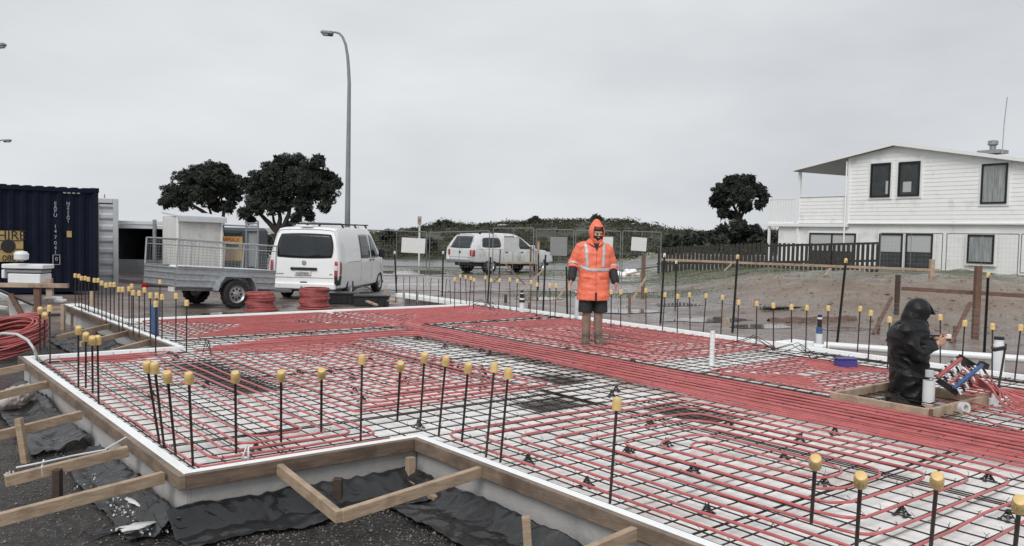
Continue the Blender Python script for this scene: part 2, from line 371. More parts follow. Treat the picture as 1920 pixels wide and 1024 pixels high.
def make_ground():
    xs = []; x = -400
    def axis(brk):
        a = []; v = brk[0][0]
        for (lo, hi, st) in brk:
            k = max(1, int(round((hi-lo)/st)))
            a += [lo+(hi-lo)*i/k for i in range(k)]
        a.append(brk[-1][1]); return a
    X = axis([(-420, -60, 60), (-60, -20, 4), (-20, -8, .4), (-8, 8, .16), (8, 26, .3), (26, 60, 3), (60, 420, 60)])
    Y = axis([(-30, 0, 5), (0, 2.5, .5), (2.5, 8, .12), (8, 30, .26), (30, 60, 1), (60, 140, 8), (140, 900, 80)])
    vs = [(x, y, gz(x, y) + (noise.noise(Vector((x*6, y*6, 0)))*.012 if y < 9 else 0)) for y in Y for x in X]; a = len(X)
    fs = [(j*a+i, j*a+i+1, (j+1)*a+i+1, (j+1)*a+i) for j in range(len(Y)-1) for i in range(a-1)]
    # leave the raft's own footprint a little lower so nothing pokes through it
    vv = []
    for p in vs:
        u, v = UVof(Vector(p)); z = p[2]
        if (.15 < u < 9.25 and -9 < v < 9.2 and not (u < 1.95 and (v < .1 or v > 5.7))): z -= .12
        vv.append((p[0], p[1], z))
    me = bpy.data.meshes.new('ground'); me.from_pydata(vv, [], fs); me.materials.append(ground_material())
    ca = me.color_attributes.new('zone', 'FLOAT_COLOR', 'POINT')
    for i, p in enumerate(vv):
        c = zone(p[0], p[1]); ca.data[i].color = (*c, 1)
    me.polygons.foreach_set('use_smooth', [True]*len(fs))
    o = bpy.data.objects.new('ground', me); COL.objects.link(o); tag(o, kind='structure')
make_ground()
def clods():
    b = MB(); rng = random.Random(31); m_ = mat('earth_clod', (.20, .15, .115), .85, var=.4, vs=3)
    for _ in range(2600):
        x = rng.uniform(3, 24); y = rng.uniform(14, 29)
        zc = zone(x, y)
        if rng.random() > zc[1]*1.1+.12: continue
        r = rng.uniform(.012, .04)*(1 if rng.random() < .92 else 2.2); c = Vector((x, y, gz(x, y)+r*.25)); k = []
        for i in range(6):
            a = i*math.pi/3; q = rng.uniform(.7, 1.15); k.append(c+Vector((math.cos(a)*r*q, math.sin(a)*r*q, 0)))
        k += [c+Vector((rng.uniform(-.3, .3)*r, rng.uniform(-.3, .3)*r, r*rng.uniform(.5, .9)))]
        b.add(k, [(i, (i+1) % 6, 6) for i in range(6)])
    o = b.build('earth_clods', m_); tag(o, 'loose clods of earth over the spoil heap and mud on the right', 'earth clods', kind='stuff')
clods()

# road behind the fence line, wet asphalt, a sheet just above the ground
road_m = mat('wet_grey_asphalt', (.105, .105, .108), .28, var=.25, vs=1.2, rvar=.12, bump=.15, bs=60)
drive_m = mat('wet_pale_gravel_drive', (.27, .235, .225), .3, var=.22, vs=1.1, rvar=.18, bump=.3, bs=30, stain=(.14, .1, .085), sts=1.3, st_lo=.5, st_hi=.68)
def sheet(name, pts, z, m, n=14):
    b = MB()
    # bilinear patch between four corners, following the ground
    A, B, C, Dd = [Vector(p) for p in pts]
    def fn(i, j):
        p = A*(1-i)*(1-j)+B*i*(1-j)+C*i*j+Dd*(1-i)*j
        wob = noise.noise(Vector((p.x*.4, p.y*.4, 2)))*.25
        return Vector((p.x, p.y+wob, gz(p.x, p.y)+z))
    b.grid(fn, n*3, n); o = b.build(name, m, smooth=True); return tag(o, kind='structure')
sheet('road', [(-60, 46, 0), (60, 41, 0), (60, 47.5, 0), (-60, 52, 0)], .02, road_m)
sheet('driveway', [(-4.2, 26.5, 0), (5.0, 28.5, 0), (3.0, 35.5, 0), (-6.5, 36.0, 0)], .012, drive_m)

# pebbles scattered over the gravel in front
def pebbles():
    b = MB(); rng = random.Random(3)
    for _ in range(9000):
        px = rng.uniform(-40, 1500); py = rng.uniform(560, 1120) if px < 400 else rng.uniform(860, 1120)
        p = G(px, py, GZ); u, v = UVof(p)
        if (-.02 < u < 9.5 and v < 9.5 and not (u < 1.72 and (v < -.02 or v > 5.8))): continue
        if p.y > 13 or p.y < 3: continue
        r = rng.uniform(.003, .0085)*(1+.05*p.y) * (1 if rng.random() < .93 else 1.9)
        z = gz(p.x, p.y); a = rng.random()*6.28; ca, sa = math.cos(a)*r, math.sin(a)*r; h = r*rng.uniform(.5, .9)
        k = rng.uniform(.6, 1)
        c = Vector((p.x, p.y, z+h*.4))
        b.add([c+Vector((ca, sa, 0)), c+Vector((-sa*k, ca*k, 0)), c+Vector((-ca, -sa, 0)), c+Vector((sa*k, -ca*k, 0)), c+Vector((0, 0, h)), c+Vector((0, 0, -h))],
              [(0, 1, 4), (1, 2, 4), (2, 3, 4), (3, 0, 4), (1, 0, 5), (2, 1, 5), (3, 2, 5), (0, 3, 5)])
    o = b.build('gravel', stone, smooth=True); tag(o, 'loose wet pebbles over the dark gravel in front of the raft', 'gravel', kind='stuff')
pebbles()

# ================================================================== FOAM RAFT
UL, UM, UR = 0.0, 1.73, 9.4       # left edge, notch line, right edge
VN, VF, VT, VB = 5.78, 9.4, 12.6, -8.0
DARK = [(1.35, 2.75, 1.95, 5.05), (3.4, .45, 4.1, 1.05), (4.5, 1.45, 5.1, 2.15), (4.35, -.75, 4.8, .1), (6.15, -1.75, 7.3, -.9), (5.2, 2.6, 5.3, 3.1)]
def inside(u, v):
    if any(a < u < c and b < v < d for a, b, c, d in DARK): return False
    if 0 < u < UM+.05 and 0 < v < VN: return True
    if UM < u < UR and VB < v < VF: return True
    if UM < u < UM+.32 and VF <= v < VT: return True
    if UR-.32 < u < UR and VF <= v < VT: return True
    return False
raft = thing('foam_raft', 'white polystyrene floor raft covered with mesh and red pipes', 'foam raft', W(4.7, 2, -.33))
FZ = -.10
def make_floor():
    b = MB(); st = .1; nu = 95; j0 = -80; j1 = 126
    top = {}
    def vid(i, j):
        k = (i, j)
        if k not in top:
            u, v = i*st, j*st; top[k] = len(b.v); b.v.append(W(u, v, FZ+noise.noise(Vector((u*1.3, v*1.3, 0)))*.004))
        return top[k]
    cells = {(i, j) for i in range(0, nu) for j in range(j0, j1) if inside((i+.5)*st, (j+.5)*st)}
    for (i, j) in cells:
        b.f.append((vid(i, j), vid(i+1, j), vid(i+1, j+1), vid(i, j+1))); b.mi.append(0)
        for di, dj, e in ((-1, 0, ((i, j), (i, j+1))), (1, 0, ((i+1, j+1), (i+1, j))), (0, -1, ((i+1, j), (i, j))), (0, 1, ((i, j+1), (i+1, j+1)))):
            if (i+di, j+dj) not in cells and any(a < (i+di+.5)*st < c and bb < (j+dj+.5)*st < d for a, bb, c, d in DARK):
                a, c = b.v[vid(*e[0])], b.v[vid(*e[1])]
                b.add([a.copy(), c.copy(), c-Vector((0, 0, .06)), a-Vector((0, 0, .06))], [(0, 3, 2, 1)])
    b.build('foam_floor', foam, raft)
    # joints between the foam blocks, shallow dark lines 2 mm proud
    q = MB()
    for v0 in [x*1.2-7.9 for x in range(15)]:
        q.box(W((UM+UR)/2, v0, FZ+.0065), (7.4, .007, .003), rz=math.atan2(EU.y, EU.x))
    for u0 in (2.9, 4.1, 5.3, 6.5, 7.7, 8.9):
        q.box(W(u0, .7, FZ+.009), (.007, 17.3, .003), rz=math.atan2(EU.y, EU.x))
    q.box(W(.6, 2.9, FZ+.008), (.007, 5.6, .003), rz=math.atan2(EU.y, EU.x))
    q.build('block_joint', mat('dark_joint_line', (.32, .29, .26), .8), raft)
make_floor()
# dark floors of the thickened pads
for (u0, v0, u1, v1) in DARK:
    PADZ = -.135 if u0 < 6 else -.15; b = MB(); b.prism([W(u0-.02, v0-.02, PADZ), W(u1+.02, v0-.02, PADZ), W(u1+.02, v1+.02, PADZ), W(u0-.02, v1+.02, PADZ)], (0, 0, -.03))
    b.build('pad_floor', mat('wet_dark_pad_film', (.035, .033, .032), .25, var=.4, rvar=.12, bump=.4, bs=8), raft)
RZU = math.atan2(EU.y, EU.x)
def strip(u0, v0, u1, v1, z0, z1, name, m, par, ch=.004):
    b = MB(); b.rbox(W((u0+u1)/2, (v0+v1)/2, (z0+z1)/2), (abs(u1-u0), abs(v1-v0), z1-z0), rz=RZU, ch=ch)
    return b.build(name, m, par)
T = .07
EDGES = [  # edge strips (outside edge first), butted end to end
    (0, 0, T, VN), (T, 0, UM, T), (UM, VB, UM+T, T), (T, VN-T, UM+.02, VN), (UM+.02, VN-T, UM+T+.02, VT), (UM+.32, VF-T, UR-.32, VF),
    (UR-T, VB, UR, VT), (UM+T+.02, VT-T, UM+.32, VT), (UR-.32, VT-T, UR-T, VT)]
for (a, c, d, e) in EDGES: strip(a, c, d, e, -.088, 0, 'edge_strip', foam_edge, raft)
for (a, c, d, e) in [(UM+.32-T, VF-T, UM+.32, VT-T), (UR-.32, VF, UR-.32+T, VT-T)]: strip(a, c, d, e, -.088, -.001, 'edge_strip', foam_edge, raft)
# grey lower face of the raft
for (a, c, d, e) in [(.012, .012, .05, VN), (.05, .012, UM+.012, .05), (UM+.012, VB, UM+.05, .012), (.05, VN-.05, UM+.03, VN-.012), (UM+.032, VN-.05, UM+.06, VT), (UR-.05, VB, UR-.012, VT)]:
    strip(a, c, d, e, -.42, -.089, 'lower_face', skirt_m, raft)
def form(u0, v0, u1, v1, label, m=timber_wet, top=0.0, h=.092):
    b = MB(); b.rbox(W((u0+u1)/2, (v0+v1)/2, top-h/2), (abs(u1-u0), abs(v1-v0), h), rz=RZU, ch=.003)
    o = b.build('form_board', m); tag(o, label, 'formwork board', 'timber boards boxing the edge of the raft'); return o
tb = .045
form(-tb-.002, -tb-.002, -.002, VN+.03, 'long wet brown form board down the left edge of the raft', timber_mid)
form(0.0, -tb-.004, UM-.05, -.002, 'wet brown form board across the front between the left corner and the inner corner', timber_wet)
form(UM-tb-.002, VB, UM-.002, -.05+.05, 'long wet brown form board running from the inner corner to the bottom edge', timber_mid)
form(0.0, VN+.002, UM-.03, VN+.04, 'thin form board behind the white strip by the grey bent conduit', timber_wet, -.02, .11)
form(UM-.03+.001, VN+.05, UM+.018, VT, 'form board on the notch side of the strip under the capped bar row', timber_wet, -.012, .1)

# box-out around the kneeling worker
def pitbox():
    b = thing('timber_box_out', 'square pale timber box-out around the kneeling worker', 'timber box', W(6.7, -1.32, -.1))
    u0, v0, u1, v1 = 6.08, -1.84, 7.36, -.84; t = .045; z0, z1 = FZ+.0, .035
    for nm, (a, c, d, e) in dict(side_board=(u0, v0, u0+t, v1), side_board_b=(u1-t, v0, u1, v1), end_board=(u0+t+.001, v0, u1-t-.001, v0+t), end_board_b=(u0+t+.001, v1-t, u1-t-.001, v1)).items():
        mb = MB(); mb.rbox(W((a+d)/2, (c+e)/2, (z0+z1)/2), (abs(d-a), abs(e-c), z1-z0), rz=RZU, ch=.003); mb.build(nm.replace('_b', '') if nm.endswith('_b') else nm, timber_lt, b)
    mb = MB(); mb.rbox(W(u0-.012, v0-.012, -.03), (.03, .03, .15), rz=RZU, ch=.003); mb.build('corner_peg', timber_red, b)
    mb = MB(); mb.rbox(W(u0+.33, v0+.16, -.06), (.05, .07, .16), rz=RZU+.2, ch=.003); mb.build('timber_block', timber_lt, b)
pitbox()

# ------------------------------------------------------------------ reinforcing mesh
MZ = -.047
def make_mesh_mat():
    b = MB(); rng = random.Random(11); n = 5; r = .0050
    def bar_u(v, u0, u1, z, r=.0050):
        k = max(2, int((u1-u0)/.7)); b.tube([W(u0+(u1-u0)*i/k, v+rng.uniform(-.004, .004), z+rng.uniform(-.003, .003)) for i in range(k+1)], r, n)
    def bar_v(u, v0, v1, z, r=.0050):
        k = max(2, int((v1-v0)/.7)); b.tube([W(u+rng.uniform(-.004, .004), v0+(v1-v0)*i/k, z+rng.uniform(-.003, .003)) for i in range(k+1)], r, n)
    s = .2
    v = -7.9
    while v < VF-.1:
        u0 = UM+.10 if v < .1 or v > VN-.1 else .10
        bar_u(v+.0, u0, UR-.1, MZ)
        v += s
    u = .16
    while u < UR-.08:
        if u < UM+.05: bar_v(u, .09, VN-.09, MZ+.008)
        else: bar_v(u, -7.9, VF-.1, MZ+.008)
        u += s
    # lapped sheet edges: doubled bars
    for vv in (-2.55, .93, 3.35, 6.7): 
        for k in (0, .055): bar_u(vv+k, UM+.1 if (vv < .1 or vv > VN) else .1, UR-.1, MZ-.009)
    for uu in (3.93, 6.25, 8.6):
        for k in (0, .05): bar_v(uu+k, -7.9, VF-.1, MZ-.009)
    for uu in (.82, .87): bar_v(uu, .09, VN-.09, MZ-.009)
    # extra edge bars
    for k in (.13, .19): bar_v(UR-k, VB, VF-.1, MZ-.02, .006); bar_v(UM+k+.02, VB, .05, MZ-.02, .005); bar_v(k-.02, .1, VN-.1, MZ-.02, .005)
    for k in (.12, .17): bar_u(k, .1, UM, MZ-.02, .005); bar_u(VN-k, .1, UM+.1, MZ-.02, .005)
    # closer steel over the dark pads
    for (u0, v0, u1, v1) in DARK:
        if v0 == -1.75: continue
        a = u0
        while a < u1: bar_v(a, v0-.1, v1+.1, MZ-.02, .005); a += .2
        a = v0
        while a < v1: bar_u(a, u0-.1, u1+.1, MZ-.03, .005); a += .2
    # legs
    for (ua, ub) in ((UM+.1, UM+.3), (UR-.26, UR-.1)):
        for uu in (ua, (ua+ub)/2, ub): bar_v(uu, VF-.2, VT-.1, MZ)
        v = VF
        while v < VT-.1: bar_u(v, ua, ub, MZ+.01); v += .15
    # loose bent bars near the kerb
    for c in ((8.9, 1.9), (9.05, 9.0), (8.6, 1.3), (8.8, 8.4), (2.05, 5.5)):
        for k in range(3):
            a = rng.uniform(-.6, .6); p = W(*c, 0)+Vector((rng.uniform(-.2, .2), rng.uniform(-.2, .2), 0))
            d = (EV*math.cos(a)+EU*math.sin(a))
            b.tube([p-d*.35+Vector((0, 0, -.05)), p-d*.12+Vector((0, 0, .06)), p+Vector((0, 0, .11)), p+d*.2+Vector((0, 0, .03)), p+d*.45+Vector((0, 0, -.05))], .005, 5)
    o = b.build('reinforcing_mesh', steel, smooth=True); tag(o, 'dark steel reinforcing mesh laid over the white foam floor', 'steel mesh')
make_mesh_mat()

PZ_TOP = -.010
# tie wires: whiskers standing at many crossings
def ties():
    b = MB(); rng = random.Random(5)
    for i in range(2300):
        u = rng.randrange(9, 46)*.2+.16 if rng.random() < .8 else rng.randrange(0, 9)*.2+.16; v = rng.randrange(-30, 46)*.2-.0+.1
        if not inside(u, v): continue
        p = W(u, v, MZ+.01); a = rng.uniform(0, 6.28); h = rng.uniform(.015, .035)
        d = Vector((math.cos(a), math.sin(a), 0))*.012
        b.tube([p-d, p+Vector((0, 0, .016)), p+d*1.2+Vector((0, 0, h))], .0017, 4)
    for i in range(260):
        v = rng.randrange(-38, 30)*.2+.1; u = 5.22+rng.random()*.8; b.tube([W(u-.03, v, PZ_TOP), W(u+.03, v+rng.uniform(-.006, .006), PZ_TOP)], .0026, 4)
    o = b.build('tie_wire', steel); tag(o, 'short twisted tie wires at the mesh crossings', 'tie wire', kind='stuff')
ties()

ORD = ['first', 'second', 'third', 'fourth', 'fifth', 'sixth', 'seventh', 'eighth', 'ninth', 'tenth', 'eleventh', 'twelfth', 'thirteenth', 'fourteenth', 'fifteenth', 'sixteenth', 'seventeenth', 'eighteenth', 'nineteenth', 'twentieth']
def ordn(i):
    if i < 20: return ORD[i]
    t = ['twenty', 'thirty', 'forty', 'fifty'][(i+1)//10-2]; r = (i+1) % 10
    return t+'-'+ORD[r-1] if r else {20: 'thirtieth', 30: 'fortieth', 40: 'fiftieth'}.get(i-9+0, 'fortieth')

# ------------------------------------------------------------------ heating pipe loops
PZ = -.027; PR = .0098
def pipe_obj(paths, label, m=redpipe, z=PZ, r=PR, seed=1, wob=.013, group='red heating pipe loops tied to the mesh'):
    rng = random.Random(seed); b = MB()
    for pts in paths:
        q = []
        # resample so that straight runs can sag a little between ties
        for i in range(len(pts)-1):
            a, c = Vector(pts[i]), Vector(pts[i+1]); l = (c-a).length; k = max(1, int(l/.45))
            for t in range(k): q.append(a+(c-a)*t/k)
        q.append(Vector(pts[-1]))
        P = []
        for p in q:
            zz = p[2] if len(p) > 2 else z
            P.append(W(p[0]+noise.noise(Vector((p[0]*1.5, p[1]*1.5, seed)))*wob*2.4, p[1]+noise.noise(Vector((p[0]*1.5, p[1]*1.5, seed+9)))*wob*2.4, zz+rng.uniform(-.002, .004)))
        b.tube(P, r, 7)
    o = b.build('heating_pipe', m, smooth=True); return tag(o, label, 'pipe', group)
def spiral(u0, v0, u1, v1, p, lead=None, long_first=True, rnd=.15):
    """rectangular snail winding inwards"""
    pts = []; k = 0
    if lead: pts += lead
    pts.append((u1, v0))
    a0, b0, a1, b1 = u0, v0, u1, v1
    while a1-a0 > p*.9 and b1-b0 > p*.9:
        pts += [(a0, b0), (a0, b1), (a1, b1), (a1, b0+p)]
        b0 += p; a0 += p; b1 -= p; a1 -= p
        if a1-a0 <= p*.9 or b1-b0 <= p*.9: break
        # step in
        pts[-1] = (a1+p, b0)
    return roundpoly([tuple(Vector(x)) for x in pts], rnd, 5)
pipe_obj([spiral(.16, .17, 1.60, 5.55, .145, rnd=.13)], 'narrow pipe loop wound lengthwise in the left arm of the raft', seed=1)
pipe_obj([spiral(1.82, 1.12, 4.2, 5.45, .14, rnd=.13)], 'pipe loop in the middle between the left arm and the main pipe run', seed=2, wob=.009)
pipe_obj([spiral(2.0, -3.72, 4.93, .08, .192, rnd=.24)], 'large nearest pipe loop in the right foreground with wide rounded bends', seed=3)
pipe_obj([[(5.03, -7.9), (5.03, -2.0), (5.02, .1), (5.0, 1.0)], [(5.10, -7.9), (5.09, -1.8), (5.11, .6), (5.10, 1.3)], [(5.165, -7.9), (5.16, -2.4), (5.165, .5), (5.16, 2.2)]], 'three feed pipes running close beside the near side of the main run', seed=9)
pipe_obj([spiral(2.0, -7.6, 4.95, -4.0, .2, rnd=.28)], 'pipe loop cut off by the right edge of the photo', seed=4)
pipe_obj([spiral(6.35, 1.75, 9.0, 6.3, .135, rnd=.12)], 'crowded pipe loop under the standing worker in orange', redpipe, seed=5, wob=.026)
pipe_obj([spiral(2.25, 6.75, 5.5, 9.2, .105, rnd=.12)], 'far pipe loop along the back edge in front of the trailer and van', redpipe_b, seed=6, wob=.024)
pipe_obj([spiral(5.65, 6.75, 9.0, 9.2, .115, rnd=.12)], 'far pipe loop in the back right corner by the black and white riser', redpipe, seed=7, wob=.026)
pipe_obj([spiral(6.35, -.72, 8.35, .95, .10, rnd=.12)], 'pipe loop between the white standing riser and the timber box-out', redpipe, seed=8, wob=.03)
# the main run: pipes side by side
for k in range(25):
    u = 5.22+.034*k; jit = random.Random(k).uniform(-.006, .006)
    if k < 12:
        p = [(u+jit, -7.9), (u+jit, 5.55+.05*k), (2.05+.1*k, 5.55+.05*k)]
    else:
        p = [(u+jit, -7.9), (u+jit, 6.55+.3*(k % 3))]
        p.append((u+.3 if k % 2 else u-.4, 6.75+.3*(k % 3)))
    pipe_obj([roundpoly(p, .35, 6)], ordn(k)+' pipe counted from the camera side in the dense straight run crossing the raft', redpipe if k % 3 else redpipe_b, z=PZ+(.014 if k % 4 == 1 else 0), seed=20+k, wob=.008, group='parallel pipes of the main run')

# ------------------------------------------------------------------ mesh chairs
def chair_proto():
    b = MB(); h = .048
    for k in range(4):
        a = k*math.pi/2+.4; d = Vector((math.cos(a), math.sin(a), 0))
        b.beam(d*.055+Vector((0, 0, .003)), d*.02+Vector((0, 0, h)), .014, .008)
        b.box(d*.055+Vector((0, 0, .004)), (.03, .03, .007), rz=a)
        b.beam(d*.036+Vector((0, 0, .024)), Vector((math.cos(a+math.pi/2), math.sin(a+math.pi/2), 0))*.036+Vector((0, 0, .024)), .008, .008)
    b.lathe([(.022, h-.004), (.028, h+.004), (.018, h+.010), (.010, h+.022)], n=8)
    b.box((0, .012, h+.02), (.03, .008, .02)); b.box((0, -.012, h+.02), (.03, .008, .02))
    o = b.build('mesh_chair', blackpl, local=True); return o
CH_PX = [(990, 873), (1100, 916), (1300, 889), (1325, 968), (1177, 853), (1220, 803), (1545, 914), (1690, 970), (1853, 905), (1890, 980), (1635, 804), (1425, 760), (1147, 748), (1042, 768), (785, 806), (1470, 866), (1250, 840),
         (1155, 738), (1365, 800), (1500, 832), (480, 850), (285, 748), (388, 730), (330, 678), (560, 706), (620, 704), (660, 715), (858, 700), (910, 712), (1020, 706), (780, 640), (840, 638), (884, 646), (876, 655), (1240, 772), (1565, 818), (1780, 836), (760, 720)]
cp0 = chair_proto(); rng = random.Random(2)
cpos = [G(x, y-3, FZ) for x, y in CH_PX]
for k in range(46): cpos.append(W(rng.uniform(2.0, 9.1), rng.uniform(1.6, 9.0), FZ))
LBL_CH = 'small black plastic mesh chair holding the steel mesh above the foam'
for k, p in enumerate(cpos):
    u, v = UVof(p)
    if not inside(u, v): continue
    o = cp0 if k == 0 else cp0.copy()
    if k: COL.objects.link(o)
    o.location = (p.x, p.y, FZ+.004); o.rotation_euler = (0, 0, rng.uniform(0, 6)); sc = .8; o.scale = (sc, sc, .85)
    tag(o, LBL_CH, 'mesh chair', 'black mesh chairs under the mesh')

# ------------------------------------------------------------------ starter bars with yellow caps
CAPH = .585
def bar_proto():
    t = thing('starter_bar', '', 'steel bar', (0, 0, 0))
    b = MB(); b.tube([(0, 0, -.07), (0, 0, .57)], .0085, 8)
    z = -.05
    while z < .55: b.lathe([(.0086, z), (.0100, z+.003), (.0086, z+.006)], n=8, cap=False); z += .016
    b.build('bar', steel, t, smooth='auto', local=True)
    b = MB(); b.lathe([(.012, .533), (.0268, .535), (.0285, .538), (.0275, .548), (.0268, .575), (.0266, .603), (.0225, .610), (.008, .613)], n=20)
    for k in range(12):
        a = k*math.pi/6; b.box((.0272*math.cos(a), .0272*math.sin(a), .563), (.002, .004, .046), rz=a)
    c = b.build('cap', capm, t, smooth='auto', local=True)
    return t
bp0 = bar_proto(); first = [True]
def place_bar(cap, base=None, label='', group='', scale=1.0, zc=CAPH):
    top = G(*cap, zc)
    if base is None: bot = Vector((top.x, top.y, FZ+.05))
    else: bot = G(*base, -.05)
    d = top-bot; d.normalize()
    q = d.to_track_quat('Z', 'Y').to_euler()
    o = bp0 if first[0] else dup(bp0); first[0] = False
    o.location = top - d*.58*scale; o.rotation_euler = q; o.scale = (scale,)*3
    o['label'] = label; o['group'] = group; o['category'] = 'steel bar'
rows = {
 'left': [((75, 581), (75, 676)), ((84, 591), (83, 683)), ((93, 577), (94, 681)), ((147, 618), (147, 735)), ((161, 630), (161, 747)), ((173, 637), (174, 757)), ((183, 636), (185, 765))],
 'front': [((276, 686), (301, 843)), ((290, 688), (309, 849)), ((314, 705), (331, 868)), ((354, 707), (362, 879)), ((441, 705), (443, 866)), ((527, 703), (527, 853)), ((603, 699), (602, 840)), ((679, 672), (676, 830)), ((751, 685), (743, 819)), ((796, 669), (787, 806)), ((836, 675), (822, 823)), ((878, 688), (865, 839)), ((927, 687), (911, 859)), ((953, 698), (938, 868)), ((1157, 755), (1143, 950)), ((1529, 865), (1518, 1023)), ((1614, 898), (1603, 1068)), ((1757, 899), (1741, 1070)), ((1912, 944), (1893, 1125))],
 'leg': [((x, y), None) for x, y in [(141, 516), (148, 517), (153, 521), (160, 521), (166, 523), (177, 525), (184, 525), (191, 530), (199, 534), (207, 533), (214, 533), (223, 542), (230, 542), (242, 541), (247, 536), (250, 548), (261, 549), (271, 543), (282, 553), (294, 553), (304, 556), (300, 528), (330, 554), (292, 569), (350, 567)]],
 'right': [((853, 523), None)]+[((x, y), None) for x, y in [(863, 517), (873, 519), (883, 521), (889, 524), (910, 520), (921, 525), (937, 525), (956, 524), (970, 526), (996, 528), (1007, 533), (1031, 535), (1043, 535), (1070, 539), (1146, 547), (1164, 547), (1211, 544), (1247, 552), (1271, 555), (1293, 552), (1324, 554), (1355, 557), (1385, 566), (1419, 568), (1450, 572), (1484, 575), (1513, 576), (1553, 577), (1613, 578), (1633, 586), (1668, 598), (1763, 594), (1809, 605), (1861, 611), (1914, 613)]]}
rr = random.Random(9)
for k, (c, bs) in enumerate(rows['left']):
    place_bar(c, bs, ordn(k)+' from the left of the seven yellow-capped bars in the left arm of the raft', 'capped bars in the left arm')
for k, (c, bs) in enumerate(rows['front']):
    sc = 1.0
    place_bar(c, bs, ('nearest yellow-capped bar cut by the right edge of the photo' if k == 18 else ordn(k)+' yellow-capped steel bar from the left along the front edge of the raft'), 'capped bars along the front edge', zc=.60 if k < 14 else .575)
for k, (c, bs) in enumerate(rows['leg']):
    place_bar(c, None, ordn(k)+' yellow-capped bar counted from the dark container along the far left row', 'capped bars in the far left row')
for k, (c, bs) in enumerate(rows['right']):
    # stands just inside the right kerb
    top = G(*c, CAPH); u, v = UVof(top); lean = Vector((rr.uniform(-.05, .05), rr.uniform(-.03, .03), 1)).normalized()
    o = dup(bp0); o.location = top-lean*.58; o.rotation_euler = lean.to_track_quat('Z', 'Y').to_euler()
    o['label'] = ordn(k)+' yellow-capped bar from the far end of the row along the right edge strip'; o['group'] = 'capped bars along the right edge'
# bare starters at the far right arm
bare = MB(); bare.tube([(0, 0, -.1), (0, 0, .55)], .0075, 6); bb = bare.build('bare_starter_bar', steel, local=True)
for k, x in enumerate((742, 756, 768, 781, 795, 806, 822, 834, 845)):
    p = G(x, 556+ (x-742)*.11, 0); o = bb if k == 0 else bb.copy()
    if k: COL.objects.link(o)
    o.location = (p.x, p.y, -.05); o.rotation_euler = (rr.uniform(-.05, .05), rr.uniform(-.05, .05), 0)
    tag(o, ordn(k)+' of the uncapped thin bars right of the van, counted from the van', 'steel bar', 'uncapped bars right of the van')

# ------------------------------------------------------------------ risers and small things on the raft
def riser(name, px, py, top_px, r, label, m=white_pvc, extras=()):
    base = G(px, py, FZ+.002); k = (base.y*cp)/FPX
    zt = FZ+(py-top_px)*k
    t = thing(name, label, 'pipe', base)
    b = MB(); b.lathe([(r, FZ), (r, zt), (r*.8, zt), (r*.8, FZ+.02)], base*1-Vector((0, 0, base.z)), n=16, cap=False); b.build('pipe', m, t, smooth='auto')
    for nm, z0, z1, rr_, mm in extras:
        b = MB(); b.lathe([(rr_*.9, z0), (rr_, z0+.004), (rr_, z1-.004), (rr_*.9, z1)], (base.x, base.y, 0), n=16); b.build(nm, mm, t, smooth='auto')
    return t, base, zt
riser('blue_pipe_riser', 290, 630, 570, .055, 'blue plastic pipe standing beside the notch corner in the far left row', blue_pl, [('collar', -.1, .0, .062, blue_pl)])
riser('white_pipe_riser', 1334, 692, 618, .030, 'thin white ribbed pipe riser standing alone on the bare mesh in the middle right', white_pvc, [('cap', .365, .40, .026, blackpl)]+[('rib', -.05+.05*k, -.035+.05*k, .033, white_pvc) for k in range(8)])
riser('striped_pipe_riser', 978, 592, 565, .045, 'white riser with black and white banded top near the far right kerb', white_pvc, [('black_band', .17, .22, .058, blackpl), ('white_band', .22, .255, .052, white_pvc), ('black_band', .255, .34, .045, blackpl), ('white_band', .34, .36, .035, white_pvc), ('black_band', .36, .41, .03, blackpl), ('foot', -.095, -.04, .075, white_pvc)])
riser('grey_pipe_riser', 1081, 602, 556, .042, 'pale grey pipe riser half hidden behind the worker in orange', grey_pvc, [('foot', -.095, -.06, .07, white_pvc)])
riser('blue_banded_riser', 1535, 652, 625, .05, 'white riser with blue band and black top by the white drain pipe', white_pvc, [('blue_band', .1, .22, .046, blue_pl), ('black_sleeve', .22, .34, .034, blackpl), ('white_band', .34, .37, .036, white_pvc), ('black_cap', .37, .41, .03, blackpl)])
t_, b_, z_ = riser('white_sleeve_pipe', 1740, 762, 712, .058, 'white pipe sleeve standing in the front corner of the timber box-out', white_pvc, [('grey_band', .20, .27, .042, grey_pvc)])
riser('white_tee_riser', 1870, 705, 645, .075, 'wide white riser with black collar beside the leaning steel rod', white_pvc, [('black_collar', .24, .27, .09, blackpl), ('upper_sleeve', .27, .36, .055, white_pvc), ('black_cap', .36, .40, .06, blackpl)])
# leaning rod and foot
t = thing('leaning_steel_rod', 'dark steel rod with short crossbar leaning from a white plastic base', 'steel rod', G(1862, 768, FZ))
b = MB(); p = G(1862, 768, FZ); k = p.y/FPX
b.lathe([(.045, FZ), (.045, FZ+.11), (.02, FZ+.12), (.02, FZ+.16)], (p.x, p.y, 0), n=10); b.build('white_base', white_pvc, t, smooth='auto')
q = D(1886, 645, p.y+.15); b = MB(); b.tube([p+Vector((.03, 0, .1)), q], .011, 8); b.build('rod', steel, t)
b = MB(); b.beam(D(1863, 656, p.y+.12), D(1884, 652, p.y+.13), .035, .035); b.build('crossbar', blackpl, t)
# drain pipe outside the right kerb
b = MB(); pa, pb = G(1545, 647, -.12), G(1925, 674, -.12); b.tube([pa, pa.lerp(pb, .5), pb, pb+(pb-pa)], .055, 14); 
o = b.build('drain_pipe', white_pvc, smooth='auto'); tag(o, 'long white drain pipe lying outside the right edge strip', 'pipe')
